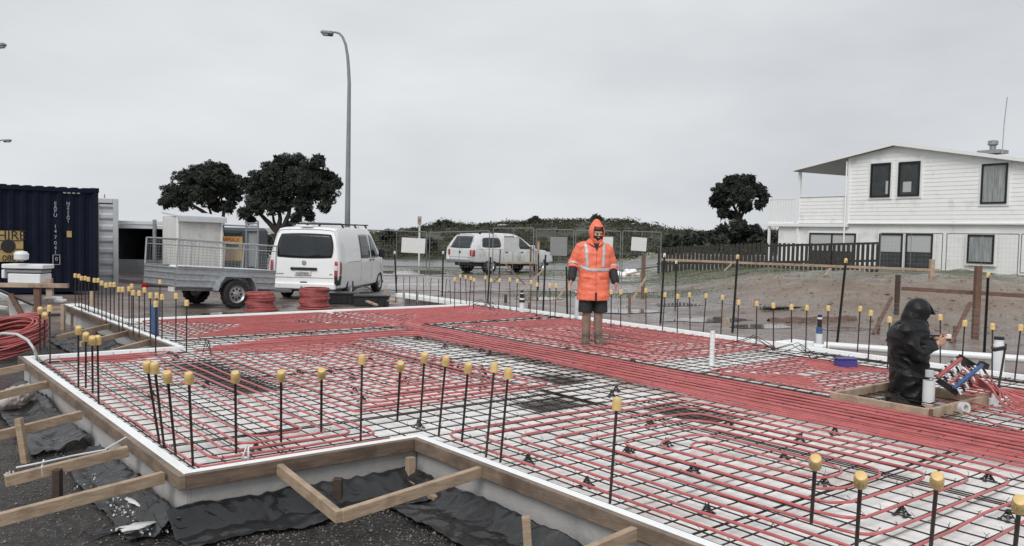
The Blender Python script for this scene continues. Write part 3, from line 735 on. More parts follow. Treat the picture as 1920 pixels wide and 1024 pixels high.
# foam corner block
b = MB(); b.rbox(W(9.25, 1.6, -.02), (.5, .34, .17), rz=RZU, ch=.01); b.rbox(W(9.62, 1.45, -.05), (.22, .25, .12), rz=RZU+.1, ch=.01)
o = b.build('foam_block', foam_edge); tag(o, 'white foam block at the end of the drain pipe by the blue banded riser', 'foam block')
# purple box
b = MB(); p = G(1585, 688, -.03); b.rbox(p+Vector((0, 0, .05)), (.25, .15, .10), rz=.1, ch=.012); b.rbox(p+Vector((0, 0, .108)), (.26, .16, .014), rz=.1, ch=.004)
o = b.build('purple_box', purple); tag(o, 'small purple plastic box on the mesh left of the kneeling worker', 'box')
# tape roll
b = MB(); p = G(1807, 776, -.02); M = Euler((R(80), 0, R(20))).to_matrix()
b.lathe([(.03, -.025), (.055, -.025), (.055, .025), (.03, .025), (.03, -.025)], p+Vector((0, 0, .055)), n=20, mtx=M, cap=False)
o = b.build('tape_roll', mat('clear_tape', (.55, .54, .53), .3), smooth='auto'); tag(o, 'roll of clear tape on the mesh by the corner of the box-out', 'tape roll')
# white clip thing at front edge
b = MB(); p = G(462, 866, -.03)
b.tube([p+Vector((-.035, 0, 0)), p+Vector((-.005, 0, .09)), p+Vector((.012, .0, .11)), p+Vector((.012, 0, .0))], .007, 6); b.tube([p+Vector((-.03, 0, .03)), p+Vector((.01, 0, .03))], .006, 6)
o = b.build('white_clip', white_pvc, smooth=True); tag(o, 'small white plastic clip lying on the pipes by the front edge', 'clip')
# bent conduit
b = MB(); pts = [D(-60, 660, 9.6), D(-25, 636, 9.5), D(5, 625, 9.45), D(32, 627, 9.4), D(52, 638, 9.35), D(64, 655, 9.3), G(70, 672, 0)+Vector((0, 0, .0)), G(70, 676, -.09)]
sp_ = []
for i in range(len(pts)-1):
    for k in range(4): sp_.append(pts[i].lerp(pts[i+1], k/4))
sp_.append(pts[-1]); b.tube(sp_, .016, 8); o = b.build('bent_conduit', grey_pvc, smooth=True); tag(o, 'pale grey bent conduit arching over the left corner of the raft', 'conduit')

# manifold
def manifold():
    dm = 8.75
    A, B_ = D(1757, 708, dm-.12), D(1802, 672, dm+.12); C_, E_ = D(1788, 728, dm-.25), D(1842, 684, dm+.02)
    t = thing('pipe_manifold', 'red and blue heating manifold propped on a black bracket beside the box-out', 'manifold', (A.x, A.y, FZ))
    b = MB(); b.beam(A, B_, .042, .036, ch=.008); b.build('red_rail', redpipe, t)
    b = MB(); b.beam(C_, E_, .042, .036, ch=.008); b.build('blue_rail', blue_pl, t)
    b = MB(); b.beam(B_+(B_-A)*.02, D(1818, 690, dm+.1), .05, .03); b.beam(D(1798, 668, dm+.12), D(1830, 688, dm+.15), .03, .05); b.build('bracket', blackpl, t); b = MB(); b.beam(D(1758, 712, dm-.1), D(1796, 738, dm-.2), .03, .06); b.build('bracket', blackpl, t); b = MB()
    b.beam(D(1838, 682, dm+.04), D(1850, 688, dm+.06), .06, .06); b.build('end_valve', blackpl, t)
    ax = (B_-A).normalized(); dwn = Vector((.1, -.3, -1)).normalized()
    for i in range(8):
        for (P0, P1) in ((A, B_), (C_, E_)):
            p = P0.lerp(P1, (i+.5)/8)
            b = MB(); b.tube([p+Vector((.02, -.01, -.02)), p+Vector((.05, -.02, -.075))], .012, 8); b.tube([p+Vector((-.02, 0, .02)), p+Vector((-.028, 0, .034))], .012, 8); b.build('valve', blackpl if i % 2 else white_pvc, t)
    rg = random.Random(4)
    for i in range(16):
        P0, P1 = ((A, B_), (C_, E_))[i % 2]; p = P0.lerp(P1, (i//2+.5)/8)+Vector((.05, -.02, -.07))
        tgt = W(8.35-.095*i+rg.uniform(-.03, .03), -3.2+.05*rg.random(), PZ+.01*(i % 3)); tx = W(8.2-.09*i, -2.25, PZ+.03)
        mid = p.lerp(tx, .5)+Vector((0, 0, .01)); end = W(8.35-.095*i, -7.9, PZ+.01)
        ctrl = [p, p.lerp(mid, .4)+Vector((.02, 0, -.02)), mid, tx, tgt, end]; path = []
        for k in range(len(ctrl)-1):
            a0 = ctrl[max(k-1, 0)]; a1 = ctrl[k]; a2 = ctrl[k+1]; a3 = ctrl[min(k+2, len(ctrl)-1)]
            for s in range(6):
                x = s/6; path.append(.5*((2*a1)+(-a0+a2)*x+(2*a0-5*a1+4*a2-a3)*x*x+(-a0+3*a1-3*a2+a3)*x**3))
        path.append(ctrl[-1])
        b = MB(); b.tube(path, PR, 7); b.build('feed_pipe', redpipe if i % 3 else redpipe_b, t, smooth=True)
manifold()
# front feed pipes from the box-out
pipe_obj([roundpoly([(6.9, -1.5, -.02), (6.55, -2.1, .03), (6.35, -2.9, PZ), (6.3, -7.9, PZ)], .3), roundpoly([(7.0, -1.6, 0), (6.75, -2.3, .02), (6.5, -3.0, PZ), (6.45, -7.9, PZ)], .3), roundpoly([(6.3, -2.05, .02), (6.12, -2.5, PZ), (6.15, -7.9, PZ)], .3)],
         'three loose red pipes leaving the near corner of the box-out to the right', seed=60)
# ================================================================== FOREGROUND: film, braces, stakes
def film(name_lbl, u0, v0, u1, v1, lift, seed, n=(70, 30), cat='plastic sheet'):
    """crumpled film; lift(u,v) gives the height of the draped sheet above the ground"""
    rng = seed
    def fn(i, j):
        # ragged outline
        eu = noise.noise(Vector((i*7, seed, j*3)))*.05; ev = noise.noise(Vector((seed, i*6, 1)))*.10
        u = u0+(u1-u0)*i+eu*(j if abs(u1-u0) > abs(v1-v0) else 1); v = v0+(v1-v0)*j+ev*(j if abs(u1-u0) > abs(v1-v0) else 1)
        p = W(u, v)
        a = noise.noise(Vector((u*3.1+seed, v*3.1, 0))); c = abs(noise.noise(Vector((u*7.5, v*7.5+seed, 2)))); e = abs(noise.noise(Vector((u*17+seed, v*15, 4))))
        z = gz(p.x, p.y)+.014+max(0, a)*.035+(.5-c)*.034+(.4-e)*.006+lift(u, v)
        return Vector((p.x, p.y, max(z, gz(p.x, p.y)+.004)))
    b = MB(); b.grid(fn, *n); o = b.build('polythene_sheet', dpm, smooth=True)
    sd = o.modifiers.new('s', 'SOLIDIFY'); sd.thickness = .002
    return tag(o, name_lbl, cat)
film('crumpled black polythene along the front board between the corner and the inner corner', -.12, -.04, 1.66, -.46, lambda u, v: .12*sm(-.25, -.02, v), 3.3, (110, 40))
film('black polythene running down beside the form board from the inner corner to the bottom edge', 1.66, -.05, 1.22, -4.5, lambda u, v: .11*sm(1.45, 1.7, u), 7.7, (36, 200))
film('wrinkled black polythene at the left corner under the lowest braces', -.04, -.1, -.34, 2.0, lambda u, v: .10*sm(-.25, -.02, u), 11.1, (30, 100))
film('torn black polythene by the pale sack on the left', -.05, 2.3, -.46, 5.4, lambda u, v: .10*sm(-.3, -.02, u), 15.5, (30, 120))
film('grey black polythene inside the notch behind the left arm', .95, 5.95, 1.66, 10.5, lambda u, v: .08*sm(1.4, 1.7, u), 19.9, (30, 140))
# narrow folded film ribbons lying further out
b = MB(); rg = random.Random(8)
pts = [G(x, y, GZ+.02) for x, y in ((770, 925), (860, 965), (930, 1005), (1010, 1060), (1100, 1120))]
def ribbon(pts, wd, seed, z=.02):
    q = []
    for i in range(len(pts)-1):
        for k in range(8): q.append(pts[i].lerp(pts[i+1], k/8))
    b = MB()
    def fn(i, j):
        x = i*(len(q)-1); a = q[int(x)]; c = q[min(int(x)+1, len(q)-1)]; p = a.lerp(c, x-int(x)); d = (c-a) if (c-a).length > 0 else Vector((1, 0, 0)); d.normalize(); n = Vector((-d.y, d.x, 0))
        w_ = wd*(1+.5*noise.noise(Vector((i*9, seed, 0)))); p = p+n*w_*(j-.5)
        return Vector((p.x, p.y, gz(p.x, p.y)+.006+z*abs(math.sin(j*5+i*6))+.02*abs(noise.noise(Vector((p.x*9, p.y*9, seed))))))
    b.grid(fn, 80, 8); return b
o = ribbon(pts, .16, 1).build('polythene_strip', dpm, smooth=True); tag(o, 'narrow folded strip of black film crossing the gravel below the inner corner', 'plastic strip')
o = ribbon([G(x, y, GZ) for x, y in ((170, 1010), (260, 985), (360, 955), (470, 925), (560, 905))], .09, 2).build('polythene_strip', dpm, smooth=True); tag(o, 'thin black film edge trailing over the gravel below the left corner', 'plastic strip')
# torn foam crumbs and a small puddle on the film
b = MB(); rg = random.Random(12)
for (cx, cy, sx, sy, n) in ((245, 965, 34, 12, 50), (300, 972, 55, 10, 50), (270, 1000, 60, 8, 60), (400, 962, 50, 5, 30), (235, 945, 20, 6, 25), (20, 900, 12, 5, 40), (165, 915, 90, 40, 60)):
    for _ in range(n):
        p = G(cx+rg.gauss(0, sx*.6), cy+rg.gauss(0, sy*.6), GZ); r = rg.uniform(.003, .009)
        M = Euler((rg.uniform(0, 6), rg.uniform(0, 6), rg.uniform(0, 6))).to_matrix()
        b.box(Vector((p.x, p.y, gz(p.x, p.y)+.03+r*.5)), (r*2, r*1.4, r*.7), mtx=M)
o = b.build('foam_crumbs', crumb_glint); tag(o, 'white crumbs of broken foam on the gravel and film at the left corner', 'foam crumbs', kind='stuff')
def puddle(px, py, rx, ry, seed, z=.030):
    c = G(px, py, GZ); n = 40; top = []
    for k in range(n):
        a = 2*math.pi*k/n; q = G(px+rx*math.cos(a)*(1+.4*noise.noise(Vector((math.cos(a)*2, math.sin(a)*2, seed)))), py+ry*math.sin(a)*(1+.4*noise.noise(Vector((math.sin(a)*2, math.cos(a)*2, seed)))), GZ)
        top.append(Vector((q.x, q.y, gz(c.x, c.y)+z)))
    b = MB(); b.v = [Vector((c.x, c.y, gz(c.x, c.y)+z))]+top; b.f = [(0, 1+k, 1+(k+1) % n) for k in range(n)]; b.mi = [0]*n
    o = b.build('puddle', water_m, smooth=True); tag(o, kind='structure')
puddle(350, 978, 42, 8, 4, .05)
def glint_patch(px, py, rx, ry, seed, label, tl=0.):  # flat white patch put in as a glint of water on the film
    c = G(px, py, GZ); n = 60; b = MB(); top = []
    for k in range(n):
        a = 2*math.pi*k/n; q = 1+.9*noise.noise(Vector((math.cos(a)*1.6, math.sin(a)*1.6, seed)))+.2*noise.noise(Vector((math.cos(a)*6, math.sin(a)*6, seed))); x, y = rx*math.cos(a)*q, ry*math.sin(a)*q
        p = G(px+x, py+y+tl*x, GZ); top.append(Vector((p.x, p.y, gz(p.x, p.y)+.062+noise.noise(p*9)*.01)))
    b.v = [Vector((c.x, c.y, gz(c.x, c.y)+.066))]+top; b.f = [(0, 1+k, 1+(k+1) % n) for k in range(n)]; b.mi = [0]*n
    o = b.build('white_glint', crumb_glint, smooth=True); sd = o.modifiers.new('s', 'SOLIDIFY'); sd.thickness = .003; tag(o, label, 'plastic scrap')
glint_patch(252, 958, 15, 5, 1, 'ragged white painted glint nearest the left corner of the raft', .35); glint_patch(308, 972, 26, 6, 2, 'longer white painted glint on the film below the left corner', .25); glint_patch(345, 980, 30, 4, 3, 'thin white painted glint right of the longer one', -.05); glint_patch(255, 1004, 38, 5, 5, 'white painted glint lowest in the photo on the gravel', -.2)
for a in ((1130, 548, 60, 3, 5), (1330, 600, 75, 5, 6), (1430, 613, 60, 4, 7), (880, 545, 60, 3, 8), (300, 600, 30, 5, 2), (765, 512, 70, 5, 9), (1010, 560, 45, 3, 10), (1160, 585, 80, 4, 11), (1290, 572, 70, 3, 12), (1480, 585, 60, 4, 13), (660, 600, 1, 1, 14), (780, 535, 60, 4, 15), (1590, 618, 50, 4, 16), (420, 590, 40, 3, 17)): puddle(*a, z=.010)

def brace(a, c, label, z0=-.06, z1=-.08, wd=.045, h=.075, m=timber, name='timber_brace', cat='timber brace', group='timber braces holding the form boards'):
    p, q = G(*a, z0), G(*c, z1); b = MB(); b.beam(p-Vector((0, 0, h/2)), q-Vector((0, 0, h/2)), wd, h, ch=.003); o = b.build(name, m); return tag(o, label, cat, group)
brace((307, 884), (-90, 985), 'lowest long brace running from the left corner of the raft out of the photo', -.02, -.10)
brace((240, 836), (10, 892), 'second brace from the bottom left with white straps tied round it', -.02, -.10, m=timber)
brace((152, 770), (-60, 822), 'left brace meeting the form board just above the strapped one', -.02, -.10)
brace((88, 714), (-60, 748), 'left brace above the pale sack', -.02, -.10)
brace((48, 682), (-60, 703), 'topmost left brace below the red pipe coil', -.02, -.10)
brace((520, 866), (636, 958), 'pale brace slanting down to the apex of the triangle in the notch', -.02, -.10, m=timber)
brace((908, 872), (640, 956), 'longer pale brace of the triangle in the notch', -.02, -.10, m=timber)
brace((1198, 984), (1020, 1060), 'short pale brace cut off by the bottom edge of the photo', -.02, -.10)
brace((205, 607), (106, 629), 'upper thin brace in the notch behind the left arm', -.02, -.08, m=timber_lt)
brace((243, 619), (150, 641), 'middle thin brace in the notch behind the left arm', -.02, -.08, m=timber_lt)
brace((280, 636), (210, 655), 'lowest thin brace in the notch beside the notch corner', -.02, -.08, m=timber_lt)
def stake(a, topy, label, m=timber, wd=.05, dp=.05, lean=(0, 0), name='timber_stake', group='timber stakes on the site', z=None, sink=.12, cap=None):
    p = on_ground(*a) if z is None else G(*a, z); h = (a[1]-topy)/FPX*p.y
    t = p+Vector((lean[0], lean[1], h)); b = MB(); b.beam(p-Vector((0, 0, sink)), t, wd, dp, up=(0, 1, 0), ch=.003); o = b.build(name, m); return tag(o, label, 'stake', group)
stake((52, 868), 783, 'pale stake nailed to the left brace above the strapped one', lean=(-.07, 0))
stake((108, 950), 878, 'short dark stake under the two lowest left braces', timber_dk)
stake((633, 948), 895, 'black stake at the apex of the triangle in the notch', timber_dk, wd=.06)
stake((994, 1045), 966, 'pale stake standing in the film near the bottom edge', timber, lean=(-.03, 0))
stake((137, 612), 575, 'reddish stake in the notch behind the left arm', timber_red, lean=(.0, 0), wd=.07)
stake((118, 618), 570, 'pale stake beside the reddish one in the notch', timber_lt, wd=.06)
stake((176, 640), 612, 'short stake between the thin braces in the notch', timber_red, wd=.08)
stake((172, 572), 546, 'grey peg by the foot of the dark container', timber_lt, wd=.07)
# small block at the inner corner
b = MB(); b.rbox(W(1.62, -.09, -.22), (.06, .05, .20), rz=RZU, ch=.003); o = b.build('corner_block', timber_lt); tag(o, 'upright timber block in the inner corner under the form boards', 'timber block')
b = MB(); b.beam(W(1.60, -.06, -.29), W(1.55, -.55, -.31), .05, .05, ch=.003); o = b.build('timber_offcut', timber); tag(o, 'pale timber offcut on the film along the foot of the inner corner', 'timber offcut')
# white tube / sealant tube on film
b = MB(); p = on_ground(748, 903); M = Euler((0, R(90), R(12))).to_matrix(); c = p+Vector((0, 0, .10))
t = thing('sealant_tube', 'white printed sealant tube lying on the black film in the notch', 'tube', c)
b.lathe([(.022, -.07), (.024, -.065), (.024, .06), (.02, .065)], c, n=12, mtx=M); b.build('tube', white_pvc, t, smooth='auto')
b = MB(); b.lathe([(.007, .065), (.003, .11)], c, n=8, mtx=M); b.build('nozzle', white_pvc, t)
b = MB(); b.lathe([(.0245, -.03), (.0245, .03)], c, n=12, mtx=M, cap=False); b.build('label_band', signg, t)
# straps on brace
t = thing('white_strap', 'white strap tied round the second brace and pulled to the form board', 'strap', G(75, 880, -.1))
b = MB(); b.tube([G(30, 877, -.01), G(75, 868, .0), G(140, 854, -.01), G(200, 843, -.01)], .006, 6); b.tube([G(198, 842, .0), G(236, 820, .01)], .006, 6); b.build('strap_band', white_pvc, t)
b = MB(); b.tube([G(82, 862, .01), G(78, 876, -.03), G(80, 893, -.1)], .005, 6); b.build('strap_tail', white_pvc, t)
# torn sack
b = MB(); c = on_ground(18, 770); M = Euler((R(0), R(-20), R(20))).to_matrix()
b.ball(c+Vector((0, 0, .10)), .17, 18, (1.3, .9, .7), M); b.ball(c+Vector((.12, .05, .16)), .10, 12, (.9, 1, .9)); b.ball(c+Vector((-.2, 0, .08)), .16, 12, (1.2, 1, .6))
o = b.build('torn_sack', bagm); remeshed(o, .012, 3)
for v in o.data.vertices:
    n_ = noise.noise(v.co*9)*.035+abs(noise.noise(v.co*22))*.02; v.co += v.normal*n_
tag(o, 'torn pale sack slumped on the gravel by the left braces', 'sack')

# red coils
def coil(name_px, R0, H, label, lay=False, seed=0, n=14):
    rng = random.Random(seed); c = name_px; b = MB()
    if not lay:
        rows_ = int(H/.024)
        for k in range(rows_):
            zz = .015+k*.024; off = Vector((rng.uniform(-.012, .012)+.03*math.sin(k*.7), rng.uniform(-.012, .012), 0)); rr = R0*(1+rng.uniform(-.03, .03)+(.22 if k < 2 else 0))
            for q in range(2):
                b.tube([c+off+Vector(((rr-.03*q)*math.cos(2*math.pi*i/28), (rr-.03*q)*math.sin(2*math.pi*i/28), zz+rng.uniform(-.002, .002))) for i in range(29)], .0125, 6, cap=False)
    else:
        M = Euler((R(28), R(-6), 0)).to_matrix()
        for k in range(60):
            zz = .02+rng.uniform(0, H); rr = R0*rng.uniform(.72, 1.0)
            off = Vector((rng.uniform(-.05, .05), rng.uniform(-.05, .05), 0)); mm = Euler((R(12+rng.uniform(-6, 6)), R(-6+rng.uniform(-6, 6)), 0)).to_matrix()
            b.tube([c+off+mm @ Vector((rr*math.cos(2*math.pi*i/36), rr*math.sin(2*math.pi*i/36), 0))+Vector((0, 0, zz+.12)) for i in range(37)], .0125, 6, cap=False)
    o = b.build('pipe_coil', redpipe_b, smooth=True); return tag(o, label, 'pipe coil', 'red pipe coils' if not lay else None)
coil(on_ground(489, 582), .30, .42, 'lower red pipe coil stacked behind the trailer wheel', seed=1)
coil(on_ground(589, 579), .33, .52, 'taller red pipe coil stacked behind the back of the van', seed=2)
coil(on_ground(12, 668), .52, .30, 'big red pipe coil lying at the left edge by the bent conduit', lay=True, seed=3)

# ================================================================== vehicles
from mathutils.bvhtree import BVHTree
def shell(stations, name, m, parent, arches, rings=None):
    """stations: (xb, xs, xt, zb, zs, zt, wb, ws, wt) from the tail to the nose"""
    b = MB(); n = 0; st2 = []
    for a in range(len(stations)-1):
        A, B_ = stations[a], stations[a+1]; k = 3
        for i in range(k): t = i/k; st2.append([A[q]+(B_[q]-A[q])*t for q in range(9)])
    st2.append(list(stations[-1]))
    rings_ = []
    for (xb, xs, xt, zb, zs, zt, wb, ws, wt) in st2:
        def X(z): return xb+(xs-xb)*max(0, (z-zb)/(zs-zb)) if z <= zs else xs+(xt-xs)*(z-zs)/max(.001, zt-zs)
        zm = zb+(zs-zb)*.5
        h = [(0, zb), (wb*.55, zb), (wb-.07, zb), (wb-.015, zb+.035), (wb, zb+.10), (ws+.012, zm), (ws+.008, zs-.10), (ws, zs-.02), (ws-.012, zs+.03)]
        zz = zs+.03; ztop = zt
        for t in (.35, .7, .9): h.append((ws-.012+(wt-ws+.012)*(t**1.3), zz+(ztop-.05-zz)*t))
        h += [(wt-.035, ztop-.025), (wt-.11, ztop-.005), (wt*.5, ztop+.012), (0, ztop+.016)]
        ring = [(X(z), y, z) for y, z in h]+[(X(z), -y, z) for y, z in reversed(h[1:-1])]
        rings_.append(ring)
    n = len(rings_[0])
    for r_ in rings_: b.v += [Vector(p) for p in r_]
    for i in range(len(rings_)-1):
        for j in range(n): b.f.append((i*n+j, i*n+(j+1) % n, (i+1)*n+(j+1) % n, (i+1)*n+j))
    half = n//2
    for end, off in ((0, 0), (1, (len(rings_)-1)*n)):
        for j in range(half):
            q = (off+j, off+j+1, off+(n-j-1) % n, off+(n-j) % n)
            q = tuple(dict.fromkeys(q))
            if len(q) > 2: b.f.append(q if end == 0 else tuple(reversed(q)))
    b.mi = [0]*len(b.f)
    o = b.build(name, m, parent, smooth='auto', local=True)
    import bmesh
    bm = bmesh.new(); bm.from_mesh(o.data); bmesh.ops.recalc_face_normals(bm, faces=bm.faces); bm.to_mesh(o.data); bm.free()
    bvh = BVHTree.FromPolygons([v.co.copy() for v in o.data.vertices], [tuple(p.vertices) for p in o.data.polygons])
    for (x, r, z) in arches:
        c = MB(); c.lathe([(r, -1.4), (r, 1.4)], (0, 0, 0), n=32, mtx=Euler((R(90), 0, 0)).to_matrix()); c.v = [v+Vector((x, 0, z)) for v in c.v]
        co = c.build('cutter', m, local=True); import bmesh as _b
        bm = _b.new(); bm.from_mesh(co.data); _b.ops.recalc_face_normals(bm, faces=bm.faces); bm.to_mesh(co.data); bm.free()
        md = o.modifiers.new('b', 'BOOLEAN'); md.operation = 'DIFFERENCE'; md.object = co; md.solver = 'EXACT'; 
        bake(o); bpy.data.objects.remove(co)
    smooth_auto(o.data, 32)
    return o, bvh
def patch(bvh, corners, axis, name, m, parent, off=.006, n=(10, 8), rnd=.18, thick=.004, start=5):
    """rounded patch laid on the body. corners: 4 (a, z) pairs; axis '-y' '+y' '-x' """
    A, B_, C_, Dd = [Vector(c) for c in corners]; b = MB()
    dirs = {'-y': Vector((0, 1, 0)), '+y': Vector((0, -1, 0)), '-x': Vector((1, 0, 0)), '+x': Vector((-1, 0, 0)), '-z': Vector((0, 0, 1))}; d = dirs[axis]
    def fn(i, j):
        x, y = i*2-1, j*2-1
        # squircle mapping for rounded corners
        k = rnd; xx = x*math.sqrt(1-k*y*y*.5*abs(x)); yy = y*math.sqrt(1-k*x*x*.5*abs(y)); i2, j2 = (xx+1)/2, (yy+1)/2
        p = A*(1-i2)*(1-j2)+B_*i2*(1-j2)+C_*i2*j2+Dd*(1-i2)*j2
        if axis in ('-y', '+y'): o = Vector((p[0], -d.y*start, p[1]))
        else: o = Vector((-d.x*start if d.x > 0 else 12, p[0], p[1]))
        h = bvh.ray_cast(o, d)
        return (h[0] if h[0] else o)-d*off
    flip = axis in ('+y', '-x')
    b.grid(fn, *n, flip=flip)
    o = b.build(name, m, parent, smooth=True, local=True); sd_ = o.modifiers.new('s', 'SOLIDIFY'); sd_.thickness = thick+off; sd_.offset = -1; return o
def wheel(par, x, y, r, wd, side, name='wheel', m_rim=alloy):
    M = Euler((R(90)*side, 0, 0)).to_matrix(); c = (x, y, r)
    b = MB(); b.lathe([(r*.62, -wd/2), (r*.9, -wd/2), (r*.985, -wd*.36), (r, -wd*.2), (r, wd*.2), (r*.985, wd*.36), (r*.9, wd/2), (r*.62, wd/2), (r*.60, wd*.3), (r*.6, -wd*.3)], c, n=36, mtx=M, cap=False)
    for k in range(36):
        a = k*math.pi/18; b.box(Vector(c)+M @ Vector((r*1.0*math.cos(a), r*1.0*math.sin(a), wd*.2*(1 if k % 2 else -1))), (.02, .05, wd*.3), mtx=M @ Matrix.Rotation(a+.3, 3, 'Z'))
    t = b.build('wheel', rubber, par, smooth='auto', local=True)
    b = MB(); b.lathe([(r*.61, wd*.46), (r*.58, wd*.34), (r*.50, wd*.24), (r*.46, wd*.30), (r*.20, wd*.34), (r*.17, wd*.44), (.004, wd*.46)], c, n=30, mtx=M, cap=False)
    rim = b.build('rim', m_rim, t, smooth='auto', local=True)
    b = MB()
    for k in range(8):
        a = k*math.pi/4; b.lathe([(r*.085, wd*.302), (r*.085, wd*.34), (.001, wd*.341)], Vector(c)+M @ Vector((r*.35*math.cos(a), r*.35*math.sin(a), 0)), n=8, mtx=M, cap=False)
    b.build('rim_hole', blackpl, t, local=True)
    return t
def underbody(par, x0, x1, w_, z0, z1):
    b = MB(); b.rbox(((x0+x1)/2, 0, (z0+z1)/2), (x1-x0, w_*2, z1-z0), ch=.03); b.build('underbody', blackpl, par, local=True)

# --- van
def van():
    hd = math.atan2(.991, .125); root = thing('white_van', 'white panel van parked at the back with its tailgate to the camera', 'van', (-5.47, 22.15, GZ), hd)
    Z = 1.0
    st = [(.02, .05, .22, .36, 1.06, 1.84, .86, .90, .76), (.0, .03, .20, .34, 1.06, 1.865, .90, .935, .785), (.07, .09, .28, .32, 1.06, 1.90, .93, .955, .80), (.5, .5, .55, .30, 1.06, 1.93, .94, .96, .81), (1.4, 1.4, 1.4, .28, 1.05, 1.94, .94, .96, .81), (2.6, 2.6, 2.6, .28, 1.04, 1.94, .94, .96, .81),
          (3.2, 3.25, 3.1, .28, 1.03, 1.93, .94, .955, .79), (3.8, 3.85, 3.35, .28, 1.02, 1.86, .93, .945, .76), (4.15, 4.2, 3.75, .28, 1.0, 1.55, .92, .92, .72), (4.4, 4.42, 4.15, .3, .97, 1.22, .90, .88, .70), (4.6, 4.58, 4.5, .32, .90, 1.02, .84, .80, .60), (4.70, 4.68, 4.6, .36, .80, .86, .74, .66, .45)]
    body, bv = shell(st, 'body', white_paint, root, [(1.0, .41, .34), (3.85, .41, .34)])
    underbody(root, .25, 4.6, .86, .22, .33)
    for x in (1.0, 3.85):
        for s in (-1, 1): wheel(root, x, s*.845, .325, .21, s*-1)
        b = MB(); b.box((x, 0, .45), (.80, 1.40, .50)); b.build('wheel_well', blackpl, root, local=True)
    # van local: x forward, y left; camera sees the tail (-x) and the right side (-y)
    rw = patch(bv, [(.77, 1.14), (-.77, 1.14), (-.70, 1.735), (.70, 1.735)], '-x', 'rear_window', glass_dk, root, off=.010, rnd=.30, n=(20, 12))
    patch(bv, [(.80, 1.11), (-.80, 1.11), (-.73, 1.765), (.73, 1.765)], '-x', 'window_seal', rubber, root, off=.006, rnd=.30, n=(20, 12))
    patch(bv, [(-.83, .56), (-.925, .56), (-.915, 1.05), (-.84, 1.05)], '-x', 'tail_lamp', tail_red, root, off=.012, rnd=.1)
    patch(bv, [(.925, .56), (.83, .56), (.84, 1.05), (.915, 1.05)], '-x', 'tail_lamp', tail_red, root, off=.012, rnd=.1)
    patch(bv, [(.06, .70), (.20, .70), (.20, 1.05), (.10, 1.05)], '-y', 'tail_lamp', tail_red, root, off=.010, rnd=.1)
    patch(bv, [(-.84, .80), (-.92, .80), (-.92, .93), (-.84, .93)], '-x', 'lamp_lens', lamp_clear, root, off=.016, rnd=.1)
    patch(bv, [(-.84, .42), (-.93, .42), (-.925, .68), (-.84, .68)], '-x', 'lower_lamp', blackpl, root, off=.015, rnd=.1)
    patch(bv, [(.02, .42), (.20, .42), (.20, .68), (.06, .68)], '-y', 'lower_lamp', blackpl, root, off=.012, rnd=.1)
    patch(bv, [(.36, .80), (-.36, .80), (-.36, .87), (.36, .87)], '-x', 'handle_strip', blackpl, root, off=.018, rnd=.1)
    patch(bv, [(.24, .66), (-.20, .66), (-.20, .775), (.24, .775)], '-x', 'number_plate', signw, root, off=.012, rnd=.02)
    patch(bv, [(.09, .44), (-.09, .44), (-.09, .50), (.09, .50)], '-x', 'tailgate_catch', blackpl, root, off=.010, rnd=.2)
    patch(bv, [(.89, .60), (-.80, .60), (-.80, .613), (.89, .613)], '-x', 'tailgate_crease', soffit, root, off=.004, rnd=0, n=(20, 1))
    patch(bv, [(.055, .945), (-.055, .945), (-.055, 1.055), (.055, 1.055)], '-x', 'badge', galv_d, root, off=.012, rnd=.9)
    patch(bv, [(.89, .69), (.56, .69), (.56, .705), (.89, .705)], '-x', 'model_lettering', signg, root, off=.004, rnd=0, n=(6, 1))
    patch(bv, [(-.70, .69), (-.76, .69), (-.76, .715), (-.70, .715)], '-x', 'model_lettering', signg, root, off=.004, rnd=0, n=(2, 1))
    mb = MB(); add_text(mb, 'HZP493', .10, (-.022, .02, .715), (0, -1, 0), (0, 0, 1), .002); mb.build('plate_lettering', btext, root, local=True)
    # right side
    patch(bv, [(1.95, 1.07), (2.86, 1.07), (2.80, 1.75), (1.98, 1.75)], '-y', 'side_window', glass_dk, root, off=.008, rnd=.12, n=(12, 8))
    patch(bv, [(2.96, 1.07), (3.78, 1.07), (3.28, 1.72), (2.94, 1.75)], '-y', 'front_side_window', glass_dk, root, off=.008, rnd=.12, n=(12, 8))
    patch(bv, [(1.95, 1.07), (2.86, 1.07), (2.80, 1.75), (1.98, 1.75)], '+y', 'side_window', glass_dk, root, off=.008, rnd=.12)
    patch(bv, [(.75, 1.0), (1.9, 1.0), (1.9, 1.018), (.75, 1.018)], '-y', 'door_track', soffit, root, off=.004, rnd=0, n=(8, 1))
    for x in (1.92, 2.93, 3.9): patch(bv, [(x, .45), (x+.014, .45), (x+.014, 1.75 if x < 3.5 else 1.1), (x, 1.75 if x < 3.5 else 1.1)], '-y', 'door_gap', soffit, root, off=.004, rnd=0, n=(1, 14))
    for x in (2.72, 3.05): patch(bv, [(x, .99), (x+.12, .99), (x+.12, 1.03), (x, 1.03)], '-y', 'door_handle', blackpl, root, off=.03, rnd=.2, n=(4, 2))
    # rear bumper
    b = MB(); b.rbox((.02, 0, .38), (.14, 1.76, .17), ch=.03); b.build('rear_bumper', white_paint, root, local=True)
    b = MB(); b.beam((.035, .02, 1.15), (.045, -.42, 1.22), .02, .02); b.build('wiper', blackpl, root, local=True)
    # mirrors, roof rack, third brake light
    b = MB(); b.rbox((3.6, -1.08, 1.20), (.12, .20, .26), ch=.03); b.build('mirror', blackpl, root, local=True)
    b = MB(); b.rbox((.30, .02, 1.955), (.22, .34, .04), ch=.01); b.build('brake_light', white_paint, root, local=True)
